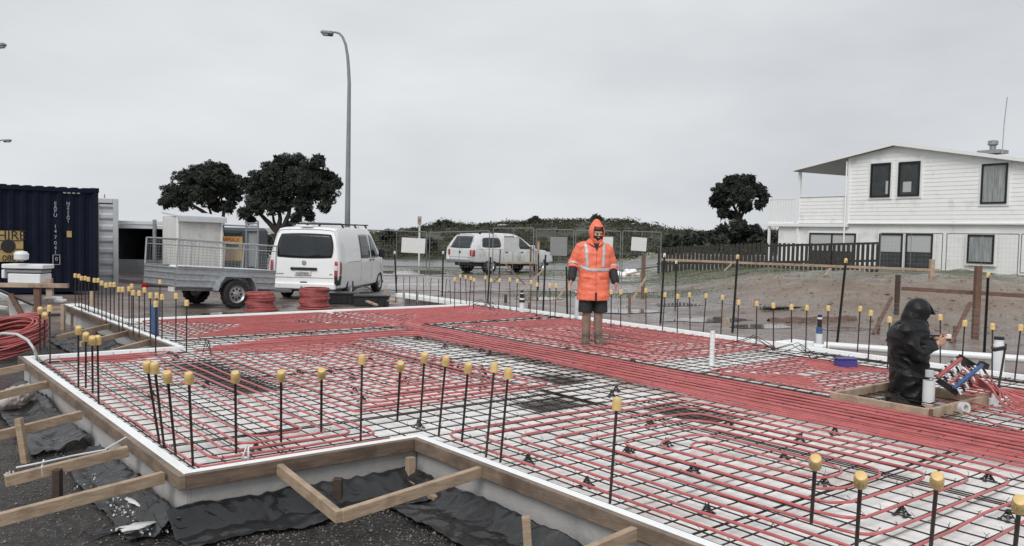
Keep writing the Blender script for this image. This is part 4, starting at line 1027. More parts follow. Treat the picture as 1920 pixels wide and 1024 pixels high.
    for x in (1.0, 2.1, 3.1):
        b = MB(); b.beam((x, -.78, 2.02), (x, .78, 2.02), .07, .035)
        for s in (-1, 1): b.beam((x, s*.74, 1.93), (x, s*.68, 2.02), .06, .04)
        b.build('roof_bar', blackpl, root, local=True)
    b = MB(); b.beam((.9, .3, 2.05), (3.3, .25, 2.05), .35, .03); b.build('ladder', galv_d, root, local=True)
    b = MB(); b.box((-.06, 0, .31), (.2, .06, .05)); b.ball((-.14, 0, .36), .03, 8); b.build('tow_bar', blackpl, root, local=True)
    return root
van()

# --- ute
def ute():
    p = G(885, 519, GZ); ang = R(41); root = thing('white_utility', 'muddy white utility with canopy parked side on behind the fence panels', 'utility vehicle', (-2.45, 38.2, GZ), ang)
    st = [(.10, .10, .42, .62, 1.12, 1.74, .86, .88, .62), (.02, .05, .40, .56, 1.12, 1.76, .92, .93, .68), (.3, .3, .62, .52, 1.12, 1.80, .93, .94, .70), (1.3, 1.3, 1.3, .50, 1.12, 1.82, .93, .94, .72), (2.2, 2.2, 2.2, .46, 1.10, 1.84, .93, .94, .72), (3.0, 3.1, 2.75, .46, 1.09, 1.82, .93, .94, .70),
          (3.6, 3.7, 3.15, .46, 1.08, 1.70, .93, .94, .66), (3.95, 4.0, 3.75, .46, 1.08, 1.30, .93, .93, .68), (4.3, 4.3, 4.2, .46, 1.04, 1.13, .93, .92, .72), (4.9, 4.88, 4.8, .48, .96, 1.06, .90, .86, .68), (5.15, 5.13, 5.05, .52, .85, .93, .80, .76, .58)]
    body, bv = shell(st, 'body', white_dirty, root, [(1.15, .46, .40), (4.25, .46, .40)])
    underbody(root, .4, 4.9, .80, .34, .5)
    for x in (1.15, 4.25):
        for s in (-1, 1): wheel(root, x, s*.80, .375, .25, s*-1)
        b = MB(); b.box((x, 0, .58), (.95, 1.35, .5)); b.build('wheel_well', blackpl, root, local=True)
    patch(bv, [(.76, 1.15), (-.76, 1.15), (-.60, 1.69), (.60, 1.69)], '-x', 'rear_window', glass_dk, root, off=.010, rnd=.2)
    for s in ('-y', '+y'):
        patch(bv, [(.62, 1.19), (1.78, 1.19), (1.76, 1.64), (.74, 1.64)], s, 'canopy_window', glass_dk, root, off=.010, rnd=.4)
        patch(bv, [(2.0, 1.14), (2.80, 1.14), (2.72, 1.72), (2.04, 1.72)], s, 'rear_door_window', glass_dk, root, off=.010, rnd=.12)
        patch(bv, [(2.88, 1.14), (3.66, 1.14), (3.08, 1.68), (2.82, 1.72)], s, 'front_door_window', glass_dk, root, off=.010, rnd=.12)
        patch(bv, [(.05, .80), (.22, .80), (.22, 1.08), (.08, 1.08)], s, 'tail_lamp', tail_red, root, off=.010, rnd=.1)
        patch(bv, [(.3, 1.105), (3.9, 1.105), (3.9, 1.12), (.3, 1.12)], s, 'waist_line', soffit, root, off=.004, rnd=0, n=(20, 1))
        for x in (1.88, 2.82, 3.78): patch(bv, [(x, .5), (x+.014, .5), (x+.014, 1.1), (x, 1.1)], s, 'door_gap', soffit, root, off=.004, rnd=0, n=(1, 6))
        for x in (1.98, 2.92): patch(bv, [(x, .97), (x+.16, .97), (x+.16, 1.01), (x, 1.01)], s, 'door_handle', blackpl, root, off=.02, rnd=.2, n=(3, 1))
    patch(bv, [(.86, .82), (.74, .82), (.74, 1.08), (.86, 1.08)], '-x', 'tail_lamp', tail_red, root, off=.010, rnd=.1)
    patch(bv, [(-.74, .82), (-.86, .82), (-.86, 1.08), (-.74, 1.08)], '-x', 'tail_lamp', tail_red, root, off=.010, rnd=.1)
    patch(bv, [(.06, .92), (-.06, .92), (-.06, 1.02), (.06, 1.02)], '-x', 'tailgate_handle', blackpl, root, off=.012, rnd=.4)
    patch(bv, [(.80, .74), (-.80, .74), (-.80, .755), (.80, .755)], '-x', 'tailgate_crease', soffit, root, off=.004, rnd=0, n=(14, 1))
    b = MB(); b.rbox((-.02, 0, .58), (.16, 1.7, .14), ch=.03); b.build('rear_bumper', galv_d, root, local=True)
    b = MB(); b.rbox((3.6, -1.05, 1.22), (.14, .2, .2), ch=.03); b.build('mirror', white_dirty, root, local=True)
    for x in (.75, 1.5):
        b = MB(); b.beam((x, -.62, 1.88), (x, .62, 1.88), .06, .03)
        for s in (-1, 1): b.box((x, s*.6, 1.84), (.1, .06, .08))
        b.build('roof_bar', blackpl, root, local=True)
    return root
ute()

# --- trailer
def trailer():
    ang = R(50); s_ = Vector((math.cos(ang), math.sin(ang), 0)); wheelp = Vector((-7.44, 18.6, GZ))+s_*1.4
    root = thing('cage_trailer', 'galvanised box trailer with mesh cage hitched behind the white van', 'trailer', wheelp); root.rotation_euler = (0, R(3.6), ang)
    # local: x to the drawbar, y left (away), z up; near side at y=0, far side y=+w
    Lx0, Lx1, Wd = -1.4, 1.15, 1.45; zb, zt = .46, .90
    def side(y, sg, name='side_panel'):
        b = MB(); b.box(((Lx0+Lx1)/2, y, (zb+zt)/2), (Lx1-Lx0, .012, zt-zb))
        for z in (zb+.02, zb+.16, zb+.30, zt-.02): b.rbox(((Lx0+Lx1)/2, y-sg*.014, z), (Lx1-Lx0, .03, .035), ch=.006)
        b.rbox(((Lx0+Lx1)/2, y-sg*.012, zt+.012), (Lx1-Lx0, .06, .03), ch=.006)
        return b.build(name, galv, root, local=True)
    side(0, 1); side(Wd, -1)
    for x, nm in ((Lx0, 'tailgate'), (Lx1, 'front_panel')):
        b = MB(); b.box((x, Wd/2, (zb+zt)/2), (.012, Wd-.02, zt-zb)); sg = -1 if x < 0 else 1
        for z in (zb+.03, zb+.17, zb+.31, zt-.02): b.rbox((x+sg*.014, Wd/2, z), (.03, Wd-.06, .035), ch=.006)
        b.build(nm, galv, root, local=True)
    b = MB(); b.box(((Lx0+Lx1)/2, Wd/2, zb-.005), (Lx1-Lx0, Wd, .02)); b.build('deck', galv_d, root, local=True)
    b = MB()
    for y in (.15, Wd-.15): b.beam((Lx0, y, zb-.05), (Lx1, y, zb-.05), .06, .07)
    b.beam((Lx1-.2, .3, zb-.05), (Lx1+.95, Wd/2-.06, zb-.05), .06, .07); b.beam((Lx1-.2, Wd-.3, zb-.05), (Lx1+.95, Wd/2+.06, zb-.05), .06, .07); b.beam((0, -.08, .36), (0, Wd+.08, .36), .05, .05); b.build('chassis', galv_d, root, local=True)
    for y, s in ((-.13, 1), (Wd+.13, -1)):
        wheel(root, 0, y, .335, .19, s)
        b = MB(); pl = [(-.52, .40), (-.46, .60), (-.34, .745), (.34, .745), (.46, .60), (.52, .40), (.50, .40), (.44, .58), (.33, .73), (-.33, .73), (-.44, .58), (-.50, .40)]
        yy = y-.12 if s == 1 else y-.12
        b.prism([(a, yy, z) for a, z in pl], (0, .24, 0)); b.build('mudguard', galv, root, smooth='auto', local=True)
    # cage frames with wires
    ct = zt+.02; ch_ = .60
    def frame(p0, p1, name):
        p0, p1 = Vector(p0), Vector(p1); b = MB(); up = Vector((0, 0, ch_))
        b.tube([p0, p0+up], .017, 6); b.tube([p1, p1+up], .017, 6); b.tube([p0+up, p1+up], .017, 6)
        if (p1-p0).length > 1.8:
            for t in (.45, .78): q = p0.lerp(p1, t); b.tube([q, q+up*.9], .014, 6)
            b.tube([p0+up*.78, p1+up*.78], .012, 6)
        f = b.build(name, galv, root, local=True); b = MB()
        for k in range(1, 9): b.tube([p0+up*k/9, p1+up*k/9], .0022, 4)
        l = (p1-p0).length; n = int(l/.1)
        for k in range(1, n): q = p0.lerp(p1, k/n); b.tube([q, q+up], .0022, 4)
        b.build('wire_infill', galv_d, f, local=True); return f
    frame((Lx0, 0, ct), (Lx1, 0, ct), 'cage_side'); frame((Lx0, Wd, ct), (Lx1, Wd, ct), 'cage_side'); frame((Lx0, .02, ct), (Lx0, Wd-.02, ct), 'cage_tailgate'); frame((Lx1, .02, ct), (Lx1, Wd-.02, ct), 'cage_front')
    b = MB(); b.rbox((-.0, .5, zt-.02), (2.3, .7, .10), ch=.03); b.build('foam_load', foam_edge, root, local=True)
    for y in (.12, Wd-.12):
        b = MB(); b.box((Lx0-.03, y, .40), (.04, .22, .10)); b.build('tail_lamp', tail_red if y > .5 else lamp_clear, root, local=True)
    return root
trailer()

# ================================================================== containers, sheds, sign boards on the left
def frame_dir(o, d):
    d = Vector(d).normalized(); return o, d, Vector((-d.y, d.x, 0))
def container_blue():
    C0 = Vector((-10.66, 21.6, -.17)); d = Vector((-.66, -.75, 0)).normalized(); n = Vector((-d.y, d.x, 0))   # n points... outward check below
    inn = Vector((-.75, .66, 0)); ang = math.atan2(d.y, d.x)
    root = thing('dark_container', 'dark navy shipping container with white vertical lettering at the left edge', 'container', C0)
    Lc, H, Wc = 6.06, 2.59, 2.44
    b = MB(); k = 46
    def fn(i, j):
        s = i*Lc; ph = (s/.27) % 1; dep = .036*(0 if ph < .3 else (ph-.3)/.15 if ph < .45 else 1 if ph < .8 else (1-ph)/.2)
        return C0+d*s+inn*(dep+.01)+Vector((0, 0, .14+j*(H-.22)))
    b.grid(fn, 460, 2); b.build('corrugated_side', navy, root)
    b = MB(); 
    for z in (.07, H-.05):
        b = MB(); b.beam(C0+inn*.03+Vector((0, 0, z)), C0+d*Lc+inn*.03+Vector((0, 0, z)), .10, .14 if z < 1 else .10); b.build('side_rail', navy, root)
    for q in (C0, C0+d*Lc): 
        b = MB(); b.beam(q+inn*.06, q+inn*.06+Vector((0, 0, H)), .15, .15, up=(0, 1, 0), ch=.01)
        for z in (.06, H-.03): b.rbox(q+inn*.06+Vector((0, 0, z)), (.18, .18, .12), rz=ang, ch=.01)
        b.build('corner_post', navy, root)
    b = MB(); b.prism([C0+inn*.12+d*.1+Vector((0, 0, .02)), C0+d*(Lc-.1)+inn*.12+Vector((0, 0, .02)), C0+d*(Lc-.1)+inn*Wc+Vector((0, 0, .02)), C0+inn*Wc+d*.1+Vector((0, 0, .02))], (0, 0, H-.05)); b.build('box', navy, root)
    # roof edge ribs
    b = MB()
    for k in range(22): b.box(C0+d*(.2+k*.27)+inn*.1+Vector((0, 0, H+.008)), (.12, .2, .022), rz=ang)
    b.build('roof_rib', navy, root)
    def onside(px, py):
        r_ = ray(px, py); cam0 = Vector((0, 0, CH)); t = (C0-cam0).dot(inn)/r_.dot(inn); return cam0+r_*t
    def letters(txt, px, ys, sz, nm):
        mb = MB()
        for ch, y in zip(txt, ys):
            p = onside(px, y)-inn*.012; add_text(mb, ch, sz, p, -d, (0, 0, 1), .004)
        mb.build(nm, wtext, root)
    letters('EAPU147041', 103.5, [382, 389, 396, 404, 425, 434, 445, 456, 465, 473], .125, 'side_lettering')
    letters('0', 105.5, [486], .13, 'check_digit')
    mb = MB(); p = onside(105.5, 487)-inn*.012
    for a, c in (((-.08, -.12), (.08, -.12)), ((.08, -.12), (.08, .12)), ((.08, .12), (-.08, .12)), ((-.08, .12), (-.08, -.12))):
        mb.beam(p-d*a[0]+Vector((0, 0, a[1])), p-d*c[0]+Vector((0, 0, c[1])), .012, .012)
    mb.build('check_frame', wtext, root)
    letters('NZ22G1', 127.5, [382, 389, 396, 403, 409, 415], .11, 'type_lettering')
    for k, x in enumerate((121, 129, 138, 147)):
        mb = MB(); p = onside(x, 361.5+k*.3); mb.box(p-inn*.005, (.07, .01, .035), rz=ang); mb.build('white_mark', wtext, root)
    mb = MB(); a, c = onside(125, 433), onside(134, 445); mid = (a+c)/2-inn*.01; mb.box(mid, ((a-c).xy.length, .012, abs(a.z-c.z)), rz=ang); mb.build('data_plate', yellowm, root)
    # yellow hire board hung on the side: its own thing
    a, c = onside(-34, 432), onside(42, 490); mid = (a+c)/2-inn*.05; wd_ = (a-c).xy.length; hh = abs(a.z-c.z)
    t = thing('hire_board', 'faded yellow hire board fixed to the dark container at the left edge', 'sign', mid)
    mb = MB(); mb.box(mid, (wd_, .02, hh), rz=ang); mb.build('board', yellowm, t)
    mb = MB(); add_text(mb, 'HIRE', .30, mid-inn*.014-d*(wd_*.20)+Vector((0, 0, hh*.34)), -d, (0, 0, 1), .004); mb.build('lettering', btext, t)
    mb = MB(); M = Matrix((d, Vector((0, 0, 1)), inn)).transposed(); mb.lathe([(.001, 0), (.16, 0), (.16, .006)], mid-inn*.02-d*(wd_*.12), n=20, mtx=M)
    mb.build('round_emblem', btext, t)
    mb = MB()
    for k in range(3): mb.box(mid-inn*.012+Vector((0, 0, hh*(.18 if k == 0 else -.10-.0*k)))-d*0, (wd_, .006, .02), rz=ang) if k < 2 else None
    mb.build('rule_line', btext, t)
    mb = MB()
    for r_ in range(2): add_text(mb, '09 123 4567' if False else '0800', .20, mid-inn*.014-d*(wd_*.2)+Vector((0, 0, -hh*(.40))), -d, (0, 0, 1), .004) if r_ == 0 else None
    mb.build('number_lettering', btext, t)
container_blue()
def container_grey():
    c = D(222, 500, 23.9); base = Vector((c.x, 23.9, -.37)); H = 2.62; a_ = R(26)
    root = thing('grey_container', 'pale grey container end standing behind the dark container', 'container', base, a_)
    b = MB(); b.box((-1.22, 3.1, H/2), (2.40, 6.0, H-.04)); b.build('box', grey_cont, root, local=True)
    for x in (-.07, -2.37): b = MB(); b.rbox((x, .02, H/2), (.14, .16, H+.02), ch=.015); b.build('corner_post', grey_cont, root, local=True)
    for z in (.08, H-.06): b = MB(); b.rbox((-1.22, .03, z), (2.16, .14, .14), ch=.015); b.build('end_rail', grey_cont, root, local=True)
    def fn(i, j):
        ph = (j*7.2) % 1; dep = .045*(0 if ph < .3 else (ph-.3)/.12 if ph < .42 else 1 if ph < .78 else (1-ph)/.22)
        return Vector((-.14-i*2.16, -.02+dep, .16+j*(H-.32)))
    b = MB(); b.grid(fn, 1, 160, flip=True); b.build('end_panel', grey_cont, root, local=True)
    b = MB(); b.beam((-.35, .02, H), (-.35, .02, H+.12), .03, .03, up=(0, 1, 0)); b.build('roof_pin', galv_d, root, local=True)
    for dx in (.50, .66, .82): b = MB(); b.tube([(-dx, -.07, .15), (-dx, -.07, H-.15)], .016, 8); b.build('lock_rod', galv_d, root, local=True)
container_grey()
def shed():
    y0 = 30.; x0, x1 = D(215, 450, y0).x, D(330, 450, y0).x; z1 = D(260, 416, y0).z
    root = thing('open_shed', 'low dark open shed with a pale roof edge behind the trailer', 'shed', ((x0+x1)/2, y0, GZ))
    b = MB(); b.rbox(((x0+x1)/2, y0+2.0, z1-.03), (x1-x0+.3, 5.2, .12), ch=.01); b.build('roof', roofm, root)
    b = MB(); b.rbox(((x0+x1)/2, y0-.55, z1-.18), (x1-x0+.2, .06, .12), ch=.01); b.build('gutter', grey_cont, root)
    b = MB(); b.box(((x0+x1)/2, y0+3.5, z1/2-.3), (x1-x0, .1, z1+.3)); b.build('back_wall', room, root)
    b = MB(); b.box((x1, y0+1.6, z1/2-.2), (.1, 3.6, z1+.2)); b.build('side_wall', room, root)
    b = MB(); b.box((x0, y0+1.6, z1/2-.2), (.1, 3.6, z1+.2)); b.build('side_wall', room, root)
    zz = D(260, 486, y0).z; b = MB(); b.rbox(((x0+x1)/2, y0-.35, (GZ+zz)/2-.1), (x1-x0, .08, zz-GZ+.2), ch=.01); b.build('skirting_panel', mat('grey_panel', (.25, .26, .26), .6, var=.12), root)
    for px in (290,):
        b = MB(); q = D(px, 412, y0-.6); b.beam((q.x, q.y, GZ), q, .10, .10, up=(0, 1, 0)); b.build('post', galv_d, root)
shed()
def site_cabin():
    y = 25.5; a = D(305, 405, y); c = D(333, 402, y-.6); e = D(415, 406, y+.55)
    root = thing('white_cabin', 'weathered white portable cabin with sloping roof behind the trailer', 'cabin', (c.x, c.y, GZ))
    A, C_, E_ = [Vector((p.x, p.y, GZ)) for p in (a, c, e)]; B_ = A+(E_-C_)
    h = 1.57+(418-414)*y/1585 - GZ + .28
    m_ = mat('weathered_white_panel', (.66, .66, .63), .6, var=.06, vs=2, stain=(.42, .41, .38), sts=2.4, st_lo=.52, st_hi=.8, streak=(6, 6, .6))
    b = MB(); b.prism([A+Vector((0, 0, .25)), C_+Vector((0, 0, .25)), E_+Vector((0, 0, .25)), B_+Vector((0, 0, .25))], (0, 0, h-.35)); b.build('wall', m_, root)
    d = (E_-C_).normalized(); n = Vector((d.y, -d.x, 0)); up = Vector((0, 0, 1))
    b = MB(); o1 = C_-d*.04+n*.14+up*(h-.13); o2 = E_+d*.10+n*.14+up*(h-.15); o3 = B_+d*.05-n*.02+up*(h-.02); o4 = A-d*.03-n*.02+up*(h-.02)
    b.prism([o1, o2, o3, o4], up*.05); b.build('roof', roofm, root)
    b = MB(); b.beam(o1-up*.05, o2-up*.05, .03, .13); b.build('roof_lip', roofm, root)
    b = MB(); b.rbox(C_+n*.01+up*(.25+(h-.35)/2), (.06, .06, h-.36), rz=math.atan2(d.y, d.x), ch=.01); b.build('corner_trim', trim, root)
    b = MB(); b.rbox(E_+n*.01+up*(.25+(h-.35)/2), (.06, .06, h-.36), rz=math.atan2(d.y, d.x), ch=.01); b.build('corner_trim', trim, root)
    b = MB(); q = A.lerp(C_, .5)+up*(.3+.5*h); dd = (C_-A).normalized(); nn = Vector((dd.y, -dd.x, 0)); b.rbox(q+nn*.01, ((C_-A).length*.55, .03, h*.62), rz=math.atan2(dd.y, dd.x), ch=.01); b.build('door', m_, root)
site_cabin()
def yellow_sign():
    y = 27.; a, c = D(414, 443, y), D(454, 490, y); mid = (a+c)/2
    root = thing('hire_sign', 'orange and yellow sign panel between the cabin and the ladder frame', 'sign', (mid.x, mid.y, GZ))
    b = MB(); b.box(mid, (c.x-a.x, .04, a.z-c.z)); b.build('panel', orange_sign, root)
    b = MB(); b.box(mid+Vector((0, -.01, -.12)), (c.x-a.x-.02, .04, (a.z-c.z)*.60)); b.build('lower_panel', mat('beige_panel', (.50, .40, .26), .6), root)
    b = MB(); b.box(mid+Vector((.03, -.034, .12)), ((c.x-a.x)*.6, .01, .10)); b.build('green_band', mat('dark_green_band', (.05, .07, .06), .6), root)
    b = MB(); add_text(b, 'VMAX', .20, mid+Vector((0, -.022, .28)), (1, 0, 0), (0, 0, 1), .006); b.build('lettering', rtext, root)
    for x in (a.x+.04, c.x-.04): b = MB(); b.beam((x, y+.04, GZ), (x, y+.04, a.z), .05, .05, up=(0, 1, 0)); b.build('post', galv_d, root)
    q0, q1 = D(462, 415, y-.3), D(484, 415, y-.3)
    r2 = thing('ladder_frame', 'dark tubular frame with rungs standing beside the orange sign', 'frame', (q0.x, q0.y, GZ))
    b = MB()
    for q in (q0, q1): b.tube([(q.x, q.y, GZ), (q.x, q.y, q.z)], .03, 6)
    for py in (419, 428, 432): q = D(473, py, y-.3); b.tube([(q0.x, q.y, q.z), (q1.x, q.y, q.z)], .025, 6)
    q = D(416, 422, y-.3); b.tube([(q.x, q.y, q.z), (q1.x, q.y, q.z-.02)], .025, 6); b.build('tube_frame', conc, r2)
    b = MB(); u_, l_ = D(463, 436, y-.25), D(483, 500, y-.25); b.box(((u_.x+l_.x)/2, y-.2, (u_.z+l_.z)/2), (l_.x-u_.x, .03, u_.z-l_.z)); b.build('grey_panel', mat('grey_hoarding', (.24, .25, .26), .6), r2)
    # dark vehicle cab behind
    q = D(435, 436, 31.); b = MB(); t = thing('dark_truck_cab', 'dark truck cab partly hidden behind the orange sign', 'truck', (q.x, 31., GZ))
    b.rbox((q.x, 32., .55), (1.5, 2.0, 1.9), ch=.1); b.build('cab', mat('dark_blue_grey_paint', (.04, .045, .055), .4, var=.3), t); b = MB(); b.rbox((q.x-.1, 30.98, 1.1), (.9, .06, .5), ch=.03); b.build('window', glass_dk, t)
    b = MB(); b.beam((q.x-.25, 30.9, .75), (q.x-.37, 30.9, 1.55), .10, .05, up=(0, 1, 0)); b.build('white_stripe', wtext, t)
yellow_sign()

# ------------------------------------------------------------------ bench and saw at the left edge
def workbench():
    y = 13.6; P = lambda x, yy, dy=0: D(x, yy, y+dy)
    a = P(40, 560); root = thing('saw_bench', 'timber saw bench cluttered with white boards at the left edge', 'bench', (a.x, y, GZ))
    b = MB(); b.beam(P(-60, 534), P(128, 536), .07, .07, ch=.004); b.build('rail', timber_lt, root)
    for (x, y0_, y1_, l) in ((70, 538, 610, .0), (92, 522, 556, .0), (-10, 538, 625, 0)):
        b = MB(); p, q = P(x, y0_, .03), P(x+2, y1_, .03); b.beam(p, Vector((q.x, q.y, GZ-.05)) if y1_ > 600 else q, .10, .06, up=(0, 1, 0), ch=.004); b.build('leg', timber_lt if x > 80 else timber_red, root)
    b = MB(); b.beam(P(20, 552), P(42, 592), .08, .05, up=(0, 1, 0), ch=.004); b.build('leg', timber_red, root)
    b = MB(); b.beam(P(-20, 536, .02), P(62, 572, .02), .05, .03); b.build('diagonal_strut', blackpl, root)
    def wb(x0, y0_, x1, y1_, name, lbl, m=white_pvc, dp=.35, rot=0, dy=0.):
        p, q = P(x0, y0_, dy), P(x1, y1_, dy); b = MB(); b.rbox(((p.x+q.x)/2, y+dy+dp/2, (p.z+q.z)/2), (abs(q.x-p.x), dp, abs(p.z-q.z)), ch=.01, mtx=Matrix.Rotation(rot, 3, 'Y')); o = b.build(name, m); tag(o, lbl, name.replace('_', ' ')); return o
    wb(2, 495, 80, 505, 'white_box_lid', 'white lid of the case on the saw bench')
    wb(14, 513, 75, 532, 'white_case', 'white case standing on the saw bench below its lid')
    wb(10, 505.5, 78, 512.5, 'grey_case', 'thin dark case between the white lid and the white case', signg, .3, 0, .03)
    wb(2, 505.5, 8, 522, 'white_bracket', 'small white upright at the left of the cases')
    p = P(40, 480); b = MB(); b.lathe([(.06, -.07), (.105, -.05), (.11, .03), (.08, .07), (.02, .08)], p, n=18); o = b.build('white_tub', white_pvc, smooth='auto'); tag(o, 'round white tub standing on top of the white lid', 'tub')
    wb(80, 557, 106, 563, 'white_offcut', 'white foam offcut in front of the dark container, upper one', foam_edge, .2, 0, .4); wb(100, 562, 114, 568, 'white_offcut', 'small white foam offcut right of the upper one', foam_edge, .2, 0, .4)
    for k, (x0, y0_, x1, y1_, r_) in enumerate(((-30, 548, 30, 560, .45), (-40, 562, 60, 566, .08), (16, 568, 58, 592, -.1), (-30, 572, 12, 580, .1))):
        wb(x0, y0_, x1, y1_, 'foam_offcut', ['slanting white foam board under the saw bench', 'thin long white foam board under the saw bench', 'upright pale foam board leaning below the saw bench', 'small pale foam board at the left edge below the saw bench'][k], foam_edge if k != 2 else plaster, .06 if k != 2 else .04, r_, .25+k*.1)
    for k, (p0, p1) in enumerate((((70, 582), (125, 578)), ((84, 578), (150, 574)), ((60, 592), (120, 590)))):
        b = MB(); p, q = G(*p0, -.2), G(*p1, -.2); b.beam(p, q, .09, .045, ch=.003); o = b.build('timber_length', timber_lt if k != 2 else timber_dk); tag(o, ['pale timber length lying behind the three left capped bars', 'thin timber length reaching toward the end of the white strip', 'dark timber length lying below the pale one'][k], 'timber')
workbench()
# black crates to the right of the van
def crate(px, py, w_, h_, label, d_=.5, rz=.1):
    p = on_ground(px, py); t = thing('black_crate', label, 'crate', p, 0, 'black crates right of the van')
    b = MB(); b.rbox(p+Vector((0, d_/2, h_/2)), (w_, d_, h_), rz=rz, ch=.02)
    for k in range(5): b.box(p+Vector((-w_/2+.1+k*(w_-.2)/4, -.012, h_/2)), (.03, .02, h_*.8), rz=rz)
    b.build('body', blackpl, t)
    b = MB(); b.rbox(p+Vector((0, d_/2, h_+.012)), (w_+.06, d_+.06, .05), rz=rz, ch=.01); b.build('rim', blackpl, t)
crate(640, 571, .70, .26, 'black crate beside the tail of the van next to the taller pipe coil'); crate(694, 575, .85, .24, 'wider black crate in front of the van wheels'); 
b = MB(); p = on_ground(680, 566); b.tube([p+Vector((.25*math.cos(a), 0, .24+.16*math.sin(a))) for a in [math.pi*k/10 for k in range(11)]], .015, 6); o = b.build('bent_hose', blackpl, smooth=True); tag(o, 'black hose looping up over the wider crate', 'hose')
for k, (p0, p1, z) in enumerate((((702, 559), (742, 566), -.2), ((688, 565), (706, 572), -.2), ((725, 556), (748, 556), -.25))):
    b = MB(); b.beam(G(*p0, z), G(*p1, z), .08, .04, ch=.003); o = b.build('timber_length', timber if k == 0 else timber_lt); tag(o, ['yellowish timber length right of the wider black crate', 'short pale timber in front of the wider black crate', 'thin timber lying behind the yellowish one'][k], 'timber')
stake((722, 573), 535, 'thin pale stake right of the black crates', timber_lt, wd=.03, dp=.03)
# steel post stubs by the white leg end
for k, x in enumerate((757, 782)):
    b = MB(); p = G(x, 567, -.1); b.beam(p, p+Vector((0, 0, .28)), .05, .05, up=(0, 1, 0)); o = b.build('short_peg', galv_d); tag(o, ['left', 'right'][k]+' one of the two short pegs at the far end of the right edge strip', 'peg')

# ================================================================== fence posts, profile boards, mesh fence on the right
def waratah(tp, bp_, label, cap=True, r=.022, m=blackpl):
    p = on_ground(*bp_); top = D(tp[0], tp[1], p.y)
    t = thing('steel_post', label, 'steel post', p, 0, 'black steel posts around the raft')
    b = MB(); b.beam(p-Vector((0, 0, .1)), top, r*2, .012, up=(0, 1, 0)); b.beam(p-Vector((0, .015, .1)), top-Vector((0, .015, 0)), .012, r*1.6, up=(0, 1, 0)); b.build('post', m, t)
    if cap: b = MB(); b.lathe([(.03, -.06), (.03, .01), (.022, .025), (.004, .03)], top+Vector((0, 0, .02)), n=10); b.build('cap', capm if cap == 1 else signw, t, smooth='auto')
WT = [((740, 474), (744, 555), 'leftmost black steel post, just right of the van', 2), ((831, 474), (829, 556), 'black steel post left of the ute tail', 2), ((938, 468), (936, 522), 'black post in front of the ute canopy', 0), ((920, 482), (914, 568), 'black post left of the striped riser', 0),
      ((1010, 476), (1009, 545), 'black post right of the ute door', 0), ((1023, 478), (1018, 583), 'black post between the ute and the orange worker', 0), ((1062, 500), (1064, 590), 'dark post just left of the orange worker', 0),
      ((1246, 479), (1238, 606), 'tall black post at the left end of the long rail', 2), ((1268, 492), (1266, 578), 'shorter black post right of the one at the left end of the long rail', 2), ((1383, 482), (1373, 624), 'black post in the middle right in front of the palings', 1), ((1586, 489), (1569, 643), 'black post behind the blue banded riser', 1), ((1853, 516), (1845, 668), 'black post right of the thick brown stake', 1)]
for a, c, l, cp in WT: waratah(a, c, l, cp)
def rail(a, da, c, dc, label, m=timber, w_=.04, h=.07):
    b = MB(); b.beam(D(*a, da), D(*c, dc), w_, h, ch=.003); o = b.build('profile_rail', m); tag(o, label, 'timber rail', 'timber profile rails')
rail((1240, 487), 27, (1762, 507), 22.9, 'long thin pale rail crossing in front of the paling fence')
rail((1690, 541), 17.6, (1960, 557), 16.2, 'red brown rail between the two brown stakes behind the dark worker', timber_red, h=.08)
rail((938, 493), 33, (1012, 493), 32.6, 'short tan rail in front of the ute door', timber)
rail((1175, 515), 30, (1206, 508), 30, 'low tan rail left of the brown stake behind the orange worker', timber)
STK = [((1680, 606), 515, 'thick brown stake behind the dark worker', timber_dk, .09), ((1828, 636), 498, 'tallest thick brown stake at the right', timber_red, .11), ((1205, 560), 478, 'brown stake right of the orange worker', timber_red, .10), ((1746, 523), 486, 'short tan stake at the right end of the long rail', timber_lt, .12),
       ((1647, 626), 596, 'short red stub at the foot of the first slanting brace', timber_red, .05), ((1789, 642), 611, 'short red stub at the foot of the second slanting brace', timber_red, .05), ((1008, 520), 453, 'pale stake in front of the ute windscreen', timber, .10), ((994, 521), 462, 'red brown stake in front of the ute front door', timber_red, .08),
       ((948, 568), 552, 'small brown peg left of the striped riser', timber_dk, .08), ((992, 582), 567, 'small brown peg right of the striped riser', timber_red, .07), ((1180, 585), 552, 'small red peg by the slanting brace right of the orange worker', timber_red, .06), ((1360, 606), 596, 'small tan block beyond the right edge strip', timber_lt, .16)]
for a, ty, l, m_, wd_ in STK: stake(a, ty, l, m_, wd=wd_, dp=wd_)
def slant(a, c, label, m=timber):
    p, q = on_ground(*a), None; q = D(*c, p.y+.3); b = MB(); b.beam(p, q, .05, .09, up=(0, 1, 0), ch=.003); o = b.build('slanting_brace', m); tag(o, label, 'timber brace', 'slanting braces behind the right edge')
slant((1637, 627), (1672, 558), 'slanting brace left of the dark worker', timber_red); slant((1783, 643), (1820, 567), 'slanting brace right of the dark worker', timber_red); slant((1176, 576), (1211, 521), 'slanting brace right of the orange worker'); slant((977, 548), (1021, 503), 'slanting pale brace between striped riser and ute')
slant((1045, 560), (1070, 524), 'slanting pale brace just left of the orange worker'); slant((925, 530), (950, 505), 'thin slanting brace under the ute canopy', timber_red); slant((985, 535), (948, 495), 'brown slanting brace under the ute door', timber_red)
slant((1350, 516), (1372, 494), 'small pale prop leaning on the long rail, left one'); slant((1546, 518), (1556, 504), 'small pale prop leaning on the long rail, right one')
